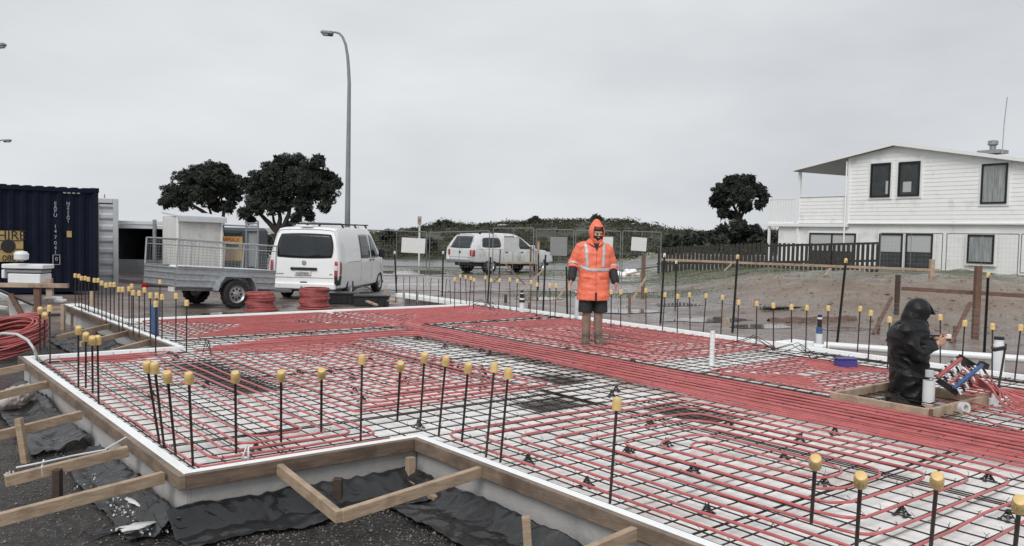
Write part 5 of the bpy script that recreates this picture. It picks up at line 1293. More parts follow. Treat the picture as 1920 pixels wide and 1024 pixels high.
def mesh_fence():
    px = [(1120, 592), (1238, 604), (1373, 622), (1570, 641), (1845, 666), (2010, 682)]
    P = [on_ground(*a)+Vector((0, .04, 0)) for a in px]; b = MB(); r = .0021
    for a, c in zip(P[:-1], P[1:]):
        l = (c-a).length; n = int(l/.075)
        for k in range(n): q = a.lerp(c, k/n); b.tube([q, q+Vector((0, 0, .78+.03*math.sin(q.x*2)))], r, 3)
        for k in range(11):
            h = .02+k*.075; m_ = a.lerp(c, .5); b.tube([a+Vector((0, 0, h)), m_+Vector((0, 0, h+.015)), c+Vector((0, 0, h))], r, 3)
    o = b.build('wire_mesh_fence', galv_d); tag(o, 'low fine wire mesh fence stretched between black posts beyond the right edge', 'mesh fence')
mesh_fence()
b = MB(); c = on_ground(1525, 604)  # low uneven ridge in dark brown
def cl(i, j):
    x = i*2-1; p = c+Vector((x*1.0, (j-.5)*.30+x*x*.1, 0)); return Vector((p.x, p.y, gz(p.x, p.y)+.12*max(0, math.sin(j*math.pi))*(1-.3*abs(x))+noise.noise(p*5)*.05))
b.grid(cl, 60, 10); o = b.build('brown_ridge', ridge_brown, smooth=True); tag(o, 'low dark brown ridge on the mud beyond the blue banded riser', 'clay ridge')
b = MB(); c = on_ground(1183, 516); b.ball(c+Vector((0, 0, .05)), .45, 14, (1.0, .6, .5)); b.ball(c+Vector((-.35, .1, .0)), .35, 12, (1.2, .6, .5)); o = b.build('white_tarpaulin', foam_edge); remeshed(o, .04, 2)
for v in o.data.vertices: v.co += v.normal*noise.noise(v.co*5)*.12
tag(o, 'white tarpaulin heap on the ground right of the orange worker', 'tarpaulin')

# ------------------------------------------------------------------ temporary fence panels with boards
fence_tube = mat('dull_fence_tube', (.20, .21, .21), .6, .3)
def panel(x0, y0, x1, y1, d0, d1, label, mid=True, zb=None):
    a, c = D(x0, y0, d0), D(x1, y1, d1); za = gz(a.x, a.y)+.08
    t = thing('fence_panel', label, 'fence panel', ((a.x+c.x)/2, (a.y+c.y)/2, za), 0, 'temporary wire fence panels')
    A0, C0_ = Vector((a.x, a.y, za)), Vector((c.x, c.y, za)); b = MB(); r = .018
    for p, q in ((A0, a), (C0_, c), (a, c), (A0, C0_)): b.tube([p, q], r, 6)
    if mid: b.tube([A0.lerp(C0_, .5), a.lerp(c, .5)], r*.55, 6)
    b.build('frame', fence_tube, t); b = MB(); n = int((c-a).length/.12)
    for k in range(1, n): b.tube([A0.lerp(C0_, k/n), a.lerp(c, k/n)], .0018, 3)
    for k in range(1, 9): b.tube([A0.lerp(a, k/9), C0_.lerp(c, k/9)], .0018, 3)
    b.build('wire_infill', galv_d, t); return t
panel(686, 431, 800, 435, 33, 34, 'fence panel right of the van carrying the large white board')
panel(806, 436, 918, 433, 34, 33.5, 'fence panel left of and over the ute tail')
panel(925, 428, 1001, 428, 33.5, 33.2, 'fence panel in front of the ute cab'); panel(1006, 430, 1076, 431, 33.2, 33, 'fence panel with the grey board left of the orange worker'); panel(1080, 432, 1164, 434, 33, 33, 'fence panel directly behind the orange worker'); panel(1168, 433, 1240, 436, 33, 33, 'fence panel with the white board right of the orange worker')
panel(1652, 437, 1768, 438, 31, 30, 'left fence panel in front of the white house'); panel(1776, 438, 1911, 439, 30, 29, 'right fence panel in front of the white house'); panel(1916, 439, 2060, 441, 29, 28, 'fence panel cut off by the right edge before the house')
def board(x0, y0, x1, y1, d, label, m=signw, tilt=0.):
    a, c = D(x0, y0, d), D(x1, y1, d); mid = (a+c)/2; b = MB(); b.rbox(mid, (abs(c.x-a.x), .012, abs(a.z-c.z)), ch=.003, mtx=Euler((0, tilt, 0)).to_matrix()); o = b.build('notice_board', m); tag(o, label, 'board', 'boards hung on the fence panels')
board(753, 446, 797, 475, 33.4, 'large blank white board hung on the fence right of the van', tilt=R(2)); board(945, 445, 973, 472, 33.0, 'pale grey board hung in front of the ute cab', mat('pale_grey_board', (.42, .42, .42), .6)); board(1032, 444, 1063, 480, 32.8, 'dark grey board hung left of the orange worker', signg)
board(1125, 444, 1149, 470, 32.7, 'white board half hidden behind the orange worker'); board(1184, 445, 1212, 471, 32.7, 'white board hung on the last fence panel', tilt=R(3))
# street name post
q = on_ground(787, 478) if False else None
p = D(787, 408, 44); t = thing('sign_post', 'white pole with small square sign beside the large white board', 'sign post', (p.x, 44, GZ))
b = MB(); b.tube([(p.x, 44, GZ), (p.x, 44, p.z)], .05, 8); b.build('pole', signw, t)
b = MB(); b.rbox((p.x, 43.93, p.z-.15), (.20, .03, .42), ch=.005); b.build('sign_plate', mat('faded_sign_face', (.30, .28, .28), .6), t); b = MB(); b.box((p.x, 43.905, p.z-.15), (.10, .01, .16)); b.build('sign_symbol', rtext, t)

# ------------------------------------------------------------------ street lamps
def lamp(px, py_top, d, head_px, label, base_r=.115, top_r=.05, hd_len=.46, dirx=-1):
    k = d/FPX; top = D(px, py_top, d); root = thing('street_lamp', label, 'street lamp', (top.x, d, gz(top.x, d) if abs(top.x) < 60 else GZ), 0)
    z0 = GZ-.1; H = top.z; arm = abs(px-head_px)*k
    pts = [Vector((top.x, d, z0)), Vector((top.x, d, z0+3)), Vector((top.x, d, H-1.9)), Vector((top.x+dirx*.03, d, H-1.35)), Vector((top.x+dirx*.07, d, H-.9)), Vector((top.x+dirx*.15, d, H-.45)), Vector((top.x+dirx*.27, d, H-.17)), Vector((top.x+dirx*.40, d, H-.04)), Vector((top.x+dirx*.56, d, H))]
    rs = [base_r, base_r*.85, top_r*1.3, top_r*1.2, top_r*1.1, top_r, top_r*.9, top_r*.8, top_r*.7]
    b = MB(); b.tube(pts, .1, 12, rs=rs); b.build('pole', conc, root, smooth=True)
    e = pts[-1]; b = MB(); b.tube([e, e+Vector((dirx*.12, 0, .0))], .03, 8); b.build('arm', conc, root)
    h0 = e+Vector((dirx*.06, 0, -.02)); b = MB(); M = Matrix.Rotation(R(4)*dirx*-1, 3, 'Y')
    b.rbox(h0+Vector((dirx*hd_len/2, 0, -.01)), (hd_len, .26, .13), ch=.04, mtx=M); hd_ = b.build('lamp_head', conc, root)
    b = MB(); b.rbox(h0+Vector((dirx*(hd_len*.62), 0, -.09)), (hd_len*.55, .2, .06), ch=.025, mtx=M); b.build('lens', mat('lamp_lens', (.35, .36, .36), .25), hd_)
    b = MB(); b.rbox(h0+Vector((dirx*.1, 0, -.04)), (.16, .22, .17), ch=.02); b.build('gear_box', blackpl, hd_)
lamp(656, 61, 32, 612, 'tall grey curved street lamp rising behind the white van')
lamp(-40, 82, 31, 0, 'street lamp outside the left edge with only its upper head tip showing', dirx=1, hd_len=.35)
lamp(-12, 262, 52, 12, 'distant street lamp outside the left edge with its lower head showing', dirx=1, hd_len=.45, base_r=.09)

# ================================================================== house
def house():
    H0 = D(1586, 450, 42.6); H0.z = GZ; d = Vector((.5, -.866, 0)).normalized(); inn = Vector((.866, .5, 0)); rz = math.atan2(d.y, d.x)
    root = thing('white_house', 'white two storey weatherboard house with dark windows on the right', 'house', H0, rz)
    cam0 = Vector((0, 0, CH))
    def F(px, py):
        r_ = ray(px, py); t = (H0-cam0).dot(inn)/r_.dot(inn); p = cam0+r_*t; return (p-H0).dot(d), p.z-GZ
    sa, za = F(1683, 268); sl, zl = F(1493, 317); sr_, zr = sa+(sa-sl)*1.12, 0; _, z1920 = F(1920, 297); s1920 = F(1920, 297)[0]
    slope_r = (za-z1920)/(s1920-sa); zr = za-slope_r*(sr_-sa); zband = F(1586, 418)[1]; Dp = 12.0
    def roofz(s): return zl+(za-zl)*(s-sl)/(sa-sl) if s < sa else za-slope_r*(s-sa)
    S1 = sr_-.5
    # lower wall and upper core (set 30 mm behind the boards)
    b = MB(); b.rbox(((0+S1)/2, Dp/2+.05, zband/2-.2), (S1, Dp-.1, zband+.4), ch=.01); b.build('lower_wall', plaster, root, local=True)
    lx = F(1457, 440)[0]; b = MB(); b.box((lx/2, 2.1, zband/2-.2), (-lx-.01, 4.0, zband+.36)); b.build('lower_wall', plaster, root, local=True)
    b = MB(); poly = [(0, .03, zband), (S1, .03, zband), (S1, .03, roofz(S1)-.12), (sa, .03, za-.12), (0, .03, roofz(0)-.12)]; b.prism(poly, (0, Dp-.1, 0)); b.build('upper_wall', board_w, root, local=True)
    # lapped boards on the gable face
    b = MB(); z = zband; bh = .185
    def boards(b, z, s0, s1, zt_fn=None, y0=.022):
        b.add([(s0, y0-.018, z), (s1, y0-.018, z), (s1, y0-.018, z+.008), (s0, y0-.018, z+.008), (s0, y0-.004, z+bh+.004), (s1, y0-.004, z+bh+.004), (s0, y0, z), (s1, y0, z)], [(0, 1, 2, 3), (3, 2, 5, 4), (6, 7, 1, 0)])
    while z < za-.35:
        s0, s1 = .10, S1
        if z+bh > roofz(0)-.15: s0 = max(.1, sl+(z+bh+.13-zl)/((za-zl)/(sa-sl)))
        if z+bh > roofz(S1)-.15: s1 = min(S1, sa+(za-z-bh-.13)/slope_r)
        if s1-s0 > .3: boards(b, z, s0, s1)
        z += bh
    b.build('weatherboards', board_w, root, local=True)
    b = MB(); b.box((.05, -.012, (zband+roofz(0))/2-.05), (.11, .07, roofz(0)-zband-.1)); b.build('corner_board', trim, root, local=True)
    b = MB(); b.box(((S1)/2, -.02, zband-.03), (S1, .09, .05)); b.build('belly_band', trim, root, local=True)
    b = MB(); b.tube([(-.06, -.08, 0), (-.06, -.08, roofz(0)-.3)], .04, 8); b.build('downpipe', trim, root, local=True)
    # deck parapet
    zp = F(1540, 369)[1]; sp0 = F(1496, 370)[0]; b = MB(); b.box(((sp0)/2-.01, .09, (zband+zp)/2), (-sp0-.04, .08, zp-zband)); b.build('deck_parapet', board_w, root, local=True)
    b = MB(); z = zband
    while z < zp-.1: boards(b, z, sp0, -.03, y0=.045); z += bh
    b.build('parapet_boards', board_w, root, local=True)
    b = MB(); b.rbox((sp0/2, .08, zp+.02), (-sp0+.05, .16, .05), ch=.005); b.build('parapet_cap', trim, root, local=True)
    b = MB(); b.box((lx/2-.5, 2.0, zband-.12), (-lx+1.2, 4.2, .16)); b.build('deck_floor', trim, root, local=True)
    # posts
    for s, y_, z0_ in ((sp0+.05, .06, 0.), (sp0+.05, 5.8, zband), (-.25, 11.2, zband-.2), (sp0+.05, 11.2, zband-.2)):
        b = MB(); b.box((s, y_, (z0_+roofz(s)-.2)/2), (.13, .13, roofz(s)-.2-z0_)) if y_ < 1 else b.box((s, y_, (z0_+roofz(s)-.2)/2), (.13, .13, roofz(s)-.2-z0_)); b.build('post', trim, root, local=True)
    # balustrade to the left
    b0, b1 = F(1444, 374)[0], F(1490, 374)[0]; zt_, zb_ = F(1460, 373)[1], F(1460, 418)[1]
    b = MB(); b.rbox(((b0+b1)/2, .02, zt_), (b1-b0, .07, .07), ch=.005); bal = b.build('balustrade', trim, root, local=True); b = MB(); b.rbox(((b0+b1)/2, .02, zb_), (b1-b0, .07, .10), ch=.005); b.build('bottom_rail', trim, bal, local=True)
    for k in range(9): b = MB(); b.box((b0+.12+(b1-b0-.2)*k/8, .02, (zt_+zb_)/2), (.075, .03, zt_-zb_-.09)); b.build('baluster', trim, bal, local=True)
    b = MB(); b.box((b0, .02, (zt_+.1)/2), (.11, .11, zt_+.1)); b.build('post', trim, root, local=True)
    # roof
    th = .09
    for (s0, z0_, s1, z1_) in ((sl-.05, zl-.01, sa, za), (sa, za, sr_, zr)):
        b = MB(); b.prism([(s0, -.28, z0_-th), (s1, -.28, z1_-th), (s1, -.28, z1_), (s0, -.28, z0_)], (0, Dp+.6, 0)); b.build('roof', roofm, root, local=True)
        b = MB(); b.prism([(s0, -.33, z0_-.14), (s1, -.33, z1_-.14), (s1, -.33, z1_+.015), (s0, -.33, z0_+.015)], (0, .045, 0)); b.build('barge_board', trim, root, local=True)
    b = MB(); b.prism([(sl+.05, -.24, zl-.16), (-.02, -.24, roofz(0)-.16), (-.02, -.24, roofz(0)-.13), (sl+.05, -.24, zl-.13)], (0, Dp+.3, 0)); b.build('soffit', soffit, root, local=True)
    # windows
    def win(c, kind, name='window', mull=False):
        q = [F(*p) for p in c]; s0 = (q[0][0]+q[3][0])/2; s1 = (q[1][0]+q[2][0])/2; z1_ = (q[0][1]+q[1][1])/2; z0_ = (q[2][1]+q[3][1])/2; fw = .075; yo = -.075
        b = MB(); cs, cz = (s0+s1)/2, (z0_+z1_)/2
        for (a, e, w2, h2) in ((cs, z1_-fw/2, s1-s0, fw), (cs, z0_+fw/2, s1-s0, fw), (s0+fw/2, cz, fw, z1_-z0_-2*fw), (s1-fw/2, cz, fw, z1_-z0_-2*fw)): b.box((a, yo+.04, e), (w2, .09, h2))
        if mull: b.box((cs, yo+.04, cz), (fw, .088, z1_-z0_-2*fw))
        fr = b.build(name, alu_blk, root, local=True)
        b = MB()
        for (a, e, w2, h2) in ((cs, z1_+.05, s1-s0+.2, .10), (cs, z0_-.05, s1-s0+.2, .10), (s0-.05, cz, .10, z1_-z0_), (s1+.05, cz, .10, z1_-z0_)): b.box((a, -.01, e), (w2, .05, h2))
        b.build('architrave', trim, fr, local=True)
        b = MB(); b.box((cs, -.020, cz), (s1-s0-.02, .012, z1_-z0_-.02)); b.build('dark_interior', room, fr, local=True)
        if kind == 'half': b = MB(); b.box((cs, -.036, z1_-fw-(z1_-z0_)*.24), (s1-s0-2*fw, .01, (z1_-z0_)*.48)); b.build('blind', blind, fr, local=True)
        if kind == 'curtain': b = MB(); b.box((cs, -.036, cz), (s1-s0-2*fw, .01, z1_-z0_-2*fw)); b.build('curtain', curtain, fr, local=True)
        if kind == 'bright': b = MB(); b.box((s0+(s1-s0)*.42, -.036, z0_+(z1_-z0_)*.27), ((s1-s0)*.38, .01, (z1_-z0_)*.30)); b.build('pale_object', blind, fr, local=True)
        if kind == 'side': b = MB(); b.box((s1-fw-.1, -.036, z0_+(z1_-z0_)*.28), (.13, .01, (z1_-z0_)*.38)); b.build('curtain', blind, fr, local=True)
        hw, hh = (s1-s0)/2-fw+.005, (z1_-z0_)/2-fw+.005; b = MB(); b.add([(cs-hw, -.052, cz-hh), (cs+hw, -.052, cz-hh), (cs+hw, -.052, cz+hh), (cs-hw, -.052, cz+hh)], [(0, 1, 2, 3)]); b.build('pane', glass, fr, local=True)
    win([(1636, 307), (1673, 305), (1668, 369), (1631, 371)], 'side'); win([(1688, 304), (1729, 302), (1723, 367), (1683, 369)], 'bright'); win([(1844, 308), (1893, 305), (1887, 381), (1838, 383)], 'curtain')
    win([(1518, 438), (1605, 436), (1605, 500), (1518, 502)], 'half', mull=True); win([(1650, 438), (1694, 438), (1692, 503), (1648, 503)], 'half'); win([(1700, 438), (1751, 438), (1748, 504), (1698, 504)], 'half'); win([(1817, 440), (1867, 440), (1863, 494), (1813, 494)], 'curtain')
    # roof vent
    s, z = F(1836, 281); zz = roofz(s); b = MB(); b.box((s, 1.0, zz+.09), (1.0, .7, .16)); vt = b.build('roof_vent', galv_d, root, local=True)
    b = MB(); b.lathe([(.13, zz+.15), (.13, zz+.36), (.21, zz+.42), (.21, zz+.58), (.08, zz+.62)], (s, 1.0, 0), n=16); b.build('vent_cowl', galv_d, vt, smooth='auto', local=True)
    s, z = F(1864, 282); s2, z2 = F(1868, 180); b = MB(); b.tube([(s, .6, z-.3), (s+.02, .6, (z+z2)/2), (s+.10, .6, z2)], .022, 6); b.build('aerial_mast', galv, root, local=True)
house()

# ------------------------------------------------------------------ paling fence
def palings():
    a, c = D(1232, 500, 39), D(1649, 500, 33.5); L_ = (c-a).length; n = 52
    root = thing('paling_fence', 'dark stained paling fence in front of the house and trees', 'fence', (a.x, a.y, gz(a.x, a.y)))
    d = (c-a); d.z = 0; d.normalize(); rz = math.atan2(d.y, d.x); rng = random.Random(3)
    for k in range(n):
        t = (k+.5)/n; p = a.lerp(c, t); px = 1232+417*t; yt = 464+(456-464)*min(1, (px-1232)/200) + (2.5*(px-1450)/200 if px > 1450 else 0)
        zt_ = D(px, yt, p.y).z+rng.uniform(-.015, .015); z0_ = gz(p.x, p.y)-.1
        wd_ = .118 if k > 26 else .135; b = MB(); b.box((p.x, p.y, (z0_+zt_)/2), (wd_, .02, zt_-z0_), mtx=Matrix.Rotation(rz, 3, 'Z') @ Matrix.Rotation(rng.uniform(-.008, .008), 3, 'Y')); b.build('paling', paling, root)
    for h in (.45, 1.15):
        b = MB(); b.beam(Vector((a.x, a.y+.05, gz(a.x, a.y)+h)), Vector((c.x, c.y+.05, gz(c.x, c.y)+h)), .05, .09); b.build('fence_rail', paling, root)
palings()

# ================================================================== hill, scrub and trees
PROF = [(-300, 437), (0, 436), (200, 434), (400, 436), (560, 436), (640, 432), (690, 433), (720, 431), (760, 428), (800, 419), (830, 413), (860, 418), (900, 419), (940, 414), (990, 413), (1005, 409), (1060, 409), (1120, 407), (1180, 410), (1215, 420), (1270, 429), (1330, 432), (1400, 428), (1450, 432), (1500, 440), (1600, 444), (1920, 450), (2300, 455)]
def prof(px):
    for (a, ya), (c, yc) in zip(PROF[:-1], PROF[1:]):
        if a <= px <= c: return ya+(yc-ya)*(px-a)/(c-a)
    return PROF[0][1] if px < 0 else PROF[-1][1]
HD = 88.
def hillz(x, y):
    px = 960+FPX*x/max(y, 1)*1.0; pt = D(px, prof(px), HD)
    top = pt.z-.45; t = sm(52, HD, y)*(1-sm(HD+4, 135, y)); return GZ+(top-GZ)*t+noise.noise(Vector((x*.12, y*.12, 0)))*.5*t
b = MB(); 
def hf(i, j): x = -75+i*190; y = 50+j*95; return Vector((x, y, hillz(x, y)-.02))
b.grid(hf, 160, 60); o = b.build('hill', mat('hill_earth', (.05, .052, .036), .9, var=.4, vs=.5), smooth=True); tag(o, kind='structure')
def leaf_quad(b, p, s, rng, flat=0.):
    n = Vector((rng.gauss(0, 1), rng.gauss(0, 1), rng.gauss(0, 1)+flat)).normalized(); a = n.orthogonal().normalized(); c = n.cross(a); t = rng.uniform(0, 6.28); e = a*math.cos(t)+c*math.sin(t); f = n.cross(e); w_ = s*rng.uniform(.5, .9)
    b.v += [p-e*s, p-f*w_*.5+n*s*.15, p+e*s, p+f*w_*.5+n*s*.15]; k = len(b.v); b.f.append((k-4, k-3, k-2, k-1)); b.mi.append(0)
def scrub():
    b = MB(); rng = random.Random(21)
    for _ in range(3400):
        y = rng.uniform(54, 96); px = rng.uniform(-150, 1560); x = (px-960)/FPX*y; z = hillz(x, y); r = rng.uniform(.3, .85)*(1.5 if rng.random() < .06 else 1)
        r *= .75 if px < 700 else 1
        for k in range(int(30*r+8)):
            v_ = Vector((rng.gauss(0, 1), rng.gauss(0, 1), abs(rng.gauss(0, .8)))).normalized()*r*rng.uniform(.6, 1.0); leaf_quad(b, Vector((x, y, z+r*.15))+Vector((v_.x, v_.y, v_.z*.5)), rng.uniform(.07, .17), rng, .3)
    o = b.build('hill_scrub', scrub_m); tag(o, 'low windswept coastal scrub covering the far hill', 'scrub', kind='stuff')
scrub()
def tree(name, label, d, blobs, trunks, leaf=.13, dens=1., m=leaf_a, seed=0, depth=.9, base=None):
    rng = random.Random(seed); k = d/FPX; bp = D(*base, d); bp.z = gz(bp.x, bp.y) if bp.y < 60 else GZ
    root = thing(name, label, 'tree', bp); b = MB()
    for (x, y, r) in blobs:
        c = D(x, y, d+rng.uniform(-.5, .5)*depth*2); R_ = r*k; R_ *= 1.10; sub = max(16, int(r*2.0)); 
        for s in range(sub):
            v_ = Vector((rng.gauss(0, 1), rng.gauss(0, 1), rng.gauss(0, 1)+.2)).normalized()*R_*rng.uniform(.30, 1.0)**.7; cc = c+Vector((v_.x, v_.y*1.1, v_.z*.85)); rr = R_*rng.uniform(.15, .30)
            for q in range(int(210*dens*(rr/.35)**1.6)+18):
                u_ = Vector((rng.gauss(0, 1), rng.gauss(0, 1), rng.gauss(0, 1))).normalized()*rr*rng.uniform(.55, 1.08); leaf_quad(b, cc+Vector((u_.x, u_.y, u_.z*.8)), leaf*rng.uniform(.28, .72), rng, .5)
        for s in range(int(150*dens)):
            v_ = Vector((rng.gauss(0, 1), rng.gauss(0, 1), rng.gauss(0, 1))).normalized()*R_*rng.uniform(.1, .85); leaf_quad(b, c+v_, leaf*1.7, rng, .5)
    b.build('crown', m, root); b = MB()
    for path, r0, r1 in trunks:
        pts = [D(x, y, d+dy) for x, y, dy in path]; q = []
        for i in range(len(pts)-1):
            for s in range(3): q.append(pts[i].lerp(pts[i+1], s/3)+Vector((rng.uniform(-.03, .03), rng.uniform(-.03, .03), 0)))
        q.append(pts[-1]); n = len(q); b.tube(q, r0, 8, rs=[r0+(r1-r0)*i/(n-1) for i in range(n)])
    b.build('trunk', bark, root, smooth=True); return root
tree('coastal_tree', 'left dark spreading tree behind the white cabin', 45, [(397, 333, 30), (352, 346, 30), (326, 368, 25), (372, 325, 18), (425, 345, 27), (440, 365, 20), (385, 362, 30), (428, 388, 13), (345, 380, 18), (405, 385, 14), (310, 380, 12), (445, 340, 12), (415, 318, 14)],
     [([(425, 470, 0), (415, 425, 0), (385, 400, 0), (362, 385, 0), (340, 375, .2)], .16, .05), ([(415, 425, 0), (420, 400, 0), (415, 370, .2)], .12, .04), ([(400, 412, 0), (392, 390, .3), (400, 360, .2)], .08, .03)], seed=1, base=(425, 470))
tree('coastal_tree', 'larger dark spreading tree between the cabin and the street lamp', 42, [(540, 318, 28), (505, 335, 30), (578, 330, 32), (555, 352, 40), (487, 362, 28), (605, 362, 26), (618, 338, 18), (596, 303, 13), (560, 300, 13), (525, 302, 13), (462, 345, 14), (480, 388, 18), (520, 385, 22), (570, 388, 20), (608, 388, 12), (555, 410, 10), (580, 405, 9), (458, 400, 12), (470, 412, 8), (632, 345, 9), (540, 425, 8)],
     [([(522, 470, 0), (520, 436, 0), (505, 418, 0), (488, 402, 0), (470, 385, .2)], .19, .05), ([(520, 436, 0), (526, 410, .1), (522, 375, .2)], .16, .05), ([(524, 436, 0), (538, 412, -.1), (545, 380, .2), (560, 350, .2)], .15, .04), ([(526, 432, 0), (552, 410, 0), (585, 380, .3)], .11, .03), ([(520, 436, .2), (512, 405, .3), (500, 370, .3)], .09, .03)], seed=2, base=(522, 470))
tree('coastal_tree', 'lone dark round tree left of the white house', 60, [(1385, 344, 19), (1352, 360, 18), (1418, 358, 18), (1385, 368, 24), (1342, 378, 12), (1434, 372, 11), (1356, 388, 13), (1425, 384, 10), (1398, 388, 12), (1366, 340, 11), (1405, 338, 11), (1372, 404, 9), (1355, 402, 8)],
     [([(1386, 440, 0), (1385, 415, 0), (1380, 395, 0), (1370, 375, 0)], .22, .06), ([(1385, 415, 0), (1396, 395, 0), (1412, 375, 0)], .15, .05), ([(1384, 412, 0), (1368, 398, .2), (1352, 384, 0)], .11, .04), ([(1386, 408, 0), (1388, 385, .2), (1395, 360, 0)], .10, .04)], leaf=.17, seed=3, base=(1386, 445))
tree('shrub', 'dense dark shrub under the lone round tree', 54, [(1385, 428, 18), (1355, 434, 15), (1415, 435, 15), (1335, 442, 12), (1440, 442, 12), (1385, 445, 20), (1310, 448, 13), (1350, 455, 16), (1420, 455, 16), (1290, 452, 12)], [([(1385, 475, 0), (1385, 440, 0)], .1, .05)], leaf=.17, m=leaf_a, seed=4, base=(1385, 475), dens=.8)
for k, (x, y, r, dd, lb) in enumerate(((1260, 452, 13, 58, 'low shrub at the left end of the paling fence'), (1470, 448, 12, 50, 'grey green shrub beside the house deck'), (728, 440, 10, 70, 'small dark shrub above the fence right of the van'), (675, 438, 9, 70, 'small dark shrub right of the street lamp'), (830, 425, 14, 82, 'pointed shrub standing up on the hill behind the ute'), (1003, 412, 8, 86, 'wind bent shrub on the hilltop left of the orange worker'), (1118, 408, 6, 88, 'small tuft on the hilltop above the orange worker'), (496, 452, 15, 48, 'low shrub behind the ladder frame'), (800, 455, 12, 60, 'olive shrub behind the large white board'))):
    tree('shrub', lb, dd, [(x, y, r), (x-r*.9, y+r*.5, r*.8), (x+r*.9, y+r*.5, r*.8), (x, y+r*1.0, r)], [([(x, y+r*2.2, 0), (x, y, 0)], .06, .03)], leaf=.2, m=leaf_b if k in (1, 7, 8) else leaf_a, seed=30+k, base=(x, y+r*2), dens=.5)
# grass tufts on the lawn strips
def grass():
    b = MB(); rng = random.Random(77)
    for _ in range(60000):
        px = rng.uniform(-20, 1480); py = rng.uniform(498, 560) if px < 1600 else 0; p = G(px, py, GZ)
        z3 = zone(p.x, p.y)[2]
        if rng.random() > z3 or p.y > 60: continue
        z = gz(p.x, p.y); h = rng.uniform(.015, .045); a = rng.uniform(0, 6.28); wv = Vector((math.cos(a), math.sin(a), 0))*.011; l = Vector((rng.uniform(-.04, .04), rng.uniform(-.04, .04), h)); c = Vector((p.x, p.y, z))
        b.v += [c-wv, c+wv, c+l]; k = len(b.v); b.f.append((k-3, k-2, k-1)); b.mi.append(0)
    o = b.build('grass', mat('rough_grass', (.10, .11, .055), .9, var=.3, vs=.8, spec=.1)); tag(o, 'rough short grass in strips before the road and the paling fence', 'grass', kind='stuff')
grass()
# ================================================================== people
def blob(parts, name, m, parent, vox, sm_=4, fac=.6):
    """parts: ('t', pts, radii) tapered limb or ('b', centre, r, scale, matrix) ball; united into one surface"""
    b = MB()
    for p in parts:
        if p[0] == 't':
            pts = [Vector(q) for q in p[1]]; rs = p[2]; b.tube(pts, .1, 14, rs=rs)
            for q, r_ in zip(pts, rs):
                if not isinstance(r_, tuple): b.ball(q, r_*.995, 12)
        elif p[0] == 'b': b.ball(p[1], p[2], 16, *(p[3:]))
        elif p[0] == 'x': b.rbox(p[1], p[2], ch=p[3], mtx=p[4] if len(p) > 4 else None)
    o = b.build(name, m, parent); remeshed(o, vox, sm_, fac); return o
def loft(rings, n=28):
    """rings: (centre, half width, half depth, [squareness]) stacked -> closed mesh"""
    b = MB(); vs = []
    for r_ in rings:
        c, a, d = Vector(r_[0]), r_[1], r_[2]; ax = r_[3] if len(r_) > 3 else Vector((1, 0, 0)); ay = r_[4] if len(r_) > 4 else Vector((0, 1, 0))
        for k in range(n):
            t = 2*math.pi*k/n; cx, sx = math.cos(t), math.sin(t); e = .82
            vs.append(c+ax*a*math.copysign(abs(cx)**e, cx)+ay*d*math.copysign(abs(sx)**e, sx))
    k = len(rings); fs = [(i*n+j, i*n+(j+1) % n, (i+1)*n+(j+1) % n, (i+1)*n+j) for i in range(k-1) for j in range(n)]+[tuple(reversed(range(n))), tuple(range((k-1)*n, k*n))]
    b.add(vs, fs); return b
def hand(parts, wrist, d, palm_n, side, L_=.185, curl=.5):
    """palm, four bent fingers and a thumb; d = direction of the hand, palm_n = normal of the palm"""
    d = Vector(d).normalized(); n = Vector(palm_n); n = (n-d*n.dot(d)).normalized(); s = d.cross(n).normalized()*side; w_ = Vector(wrist)
    parts.append(('t', [w_-d*.02, w_+d*.03, w_+d*.085], [(.021, .026), (.018, .038), (.014, .040)]))
    for i in range(4): parts.append(('t', [w_+d*.03+s*(.02-.013*i), w_+d*.088+s*(.030-.020*i)], [.014, .0115]))
    for i, l in enumerate((.068, .078, .072, .056)):
        p = w_+d*.088+s*(.030-.020*i); a = curl*.5; q = p+(d*math.cos(a)+n*math.sin(a))*l*.45; a2 = curl*1.2; r_ = q+(d*math.cos(a2)+n*math.sin(a2))*l*.32; a3 = curl*1.8; t_ = r_+(d*math.cos(a3)+n*math.sin(a3))*l*.25
        parts.append(('t', [p, q, r_, t_], [.0095, .0088, .008, .0065]))
    p = w_+d*.028+s*.028; q = p+(d*.6+s*.75+n*.25).normalized()*.036; r_ = q+(d*.9+s*.25+n*.35).normalized()*.03
    parts.append(('t', [p, q, r_], [.0125, .0105, .008]))
def head(parts, c, f, up, r=.1):
    """skull, jaw, nose, ears; f = facing direction"""
    c = Vector(c); f = Vector(f).normalized(); up = Vector(up); up = (up-f*up.dot(f)).normalized(); s = f.cross(up); M = Matrix((s, f, up)).transposed()
    parts += [('b', c+up*.025-f*.008, r, (.76, .95, .98), M), ('b', c-up*.045+f*.022, r*.72, (.82, .92, .95), M), ('b', c-up*.078+f*.055, r*.30, (1.1, 1, .9), M),
              ('t', [c+f*.088+up*.018, c+f*.108-up*.018, c+f*.094-up*.022], [.009, .013, .012]), ('b', c+f*.082+up*.032, .022, (2.6, .6, .6), M), ('b', c+f*.088-up*.052, .014, (1.7, .6, .7), M)]
    for q in (-1, 1): parts.append(('b', c+s*.078*q-f*.005, .026, (.35, .8, 1.1), M)); parts.append(('b', c+s*.045*q+f*.062-up*.012, .024, (1, .6, .8), M))
    return s, M
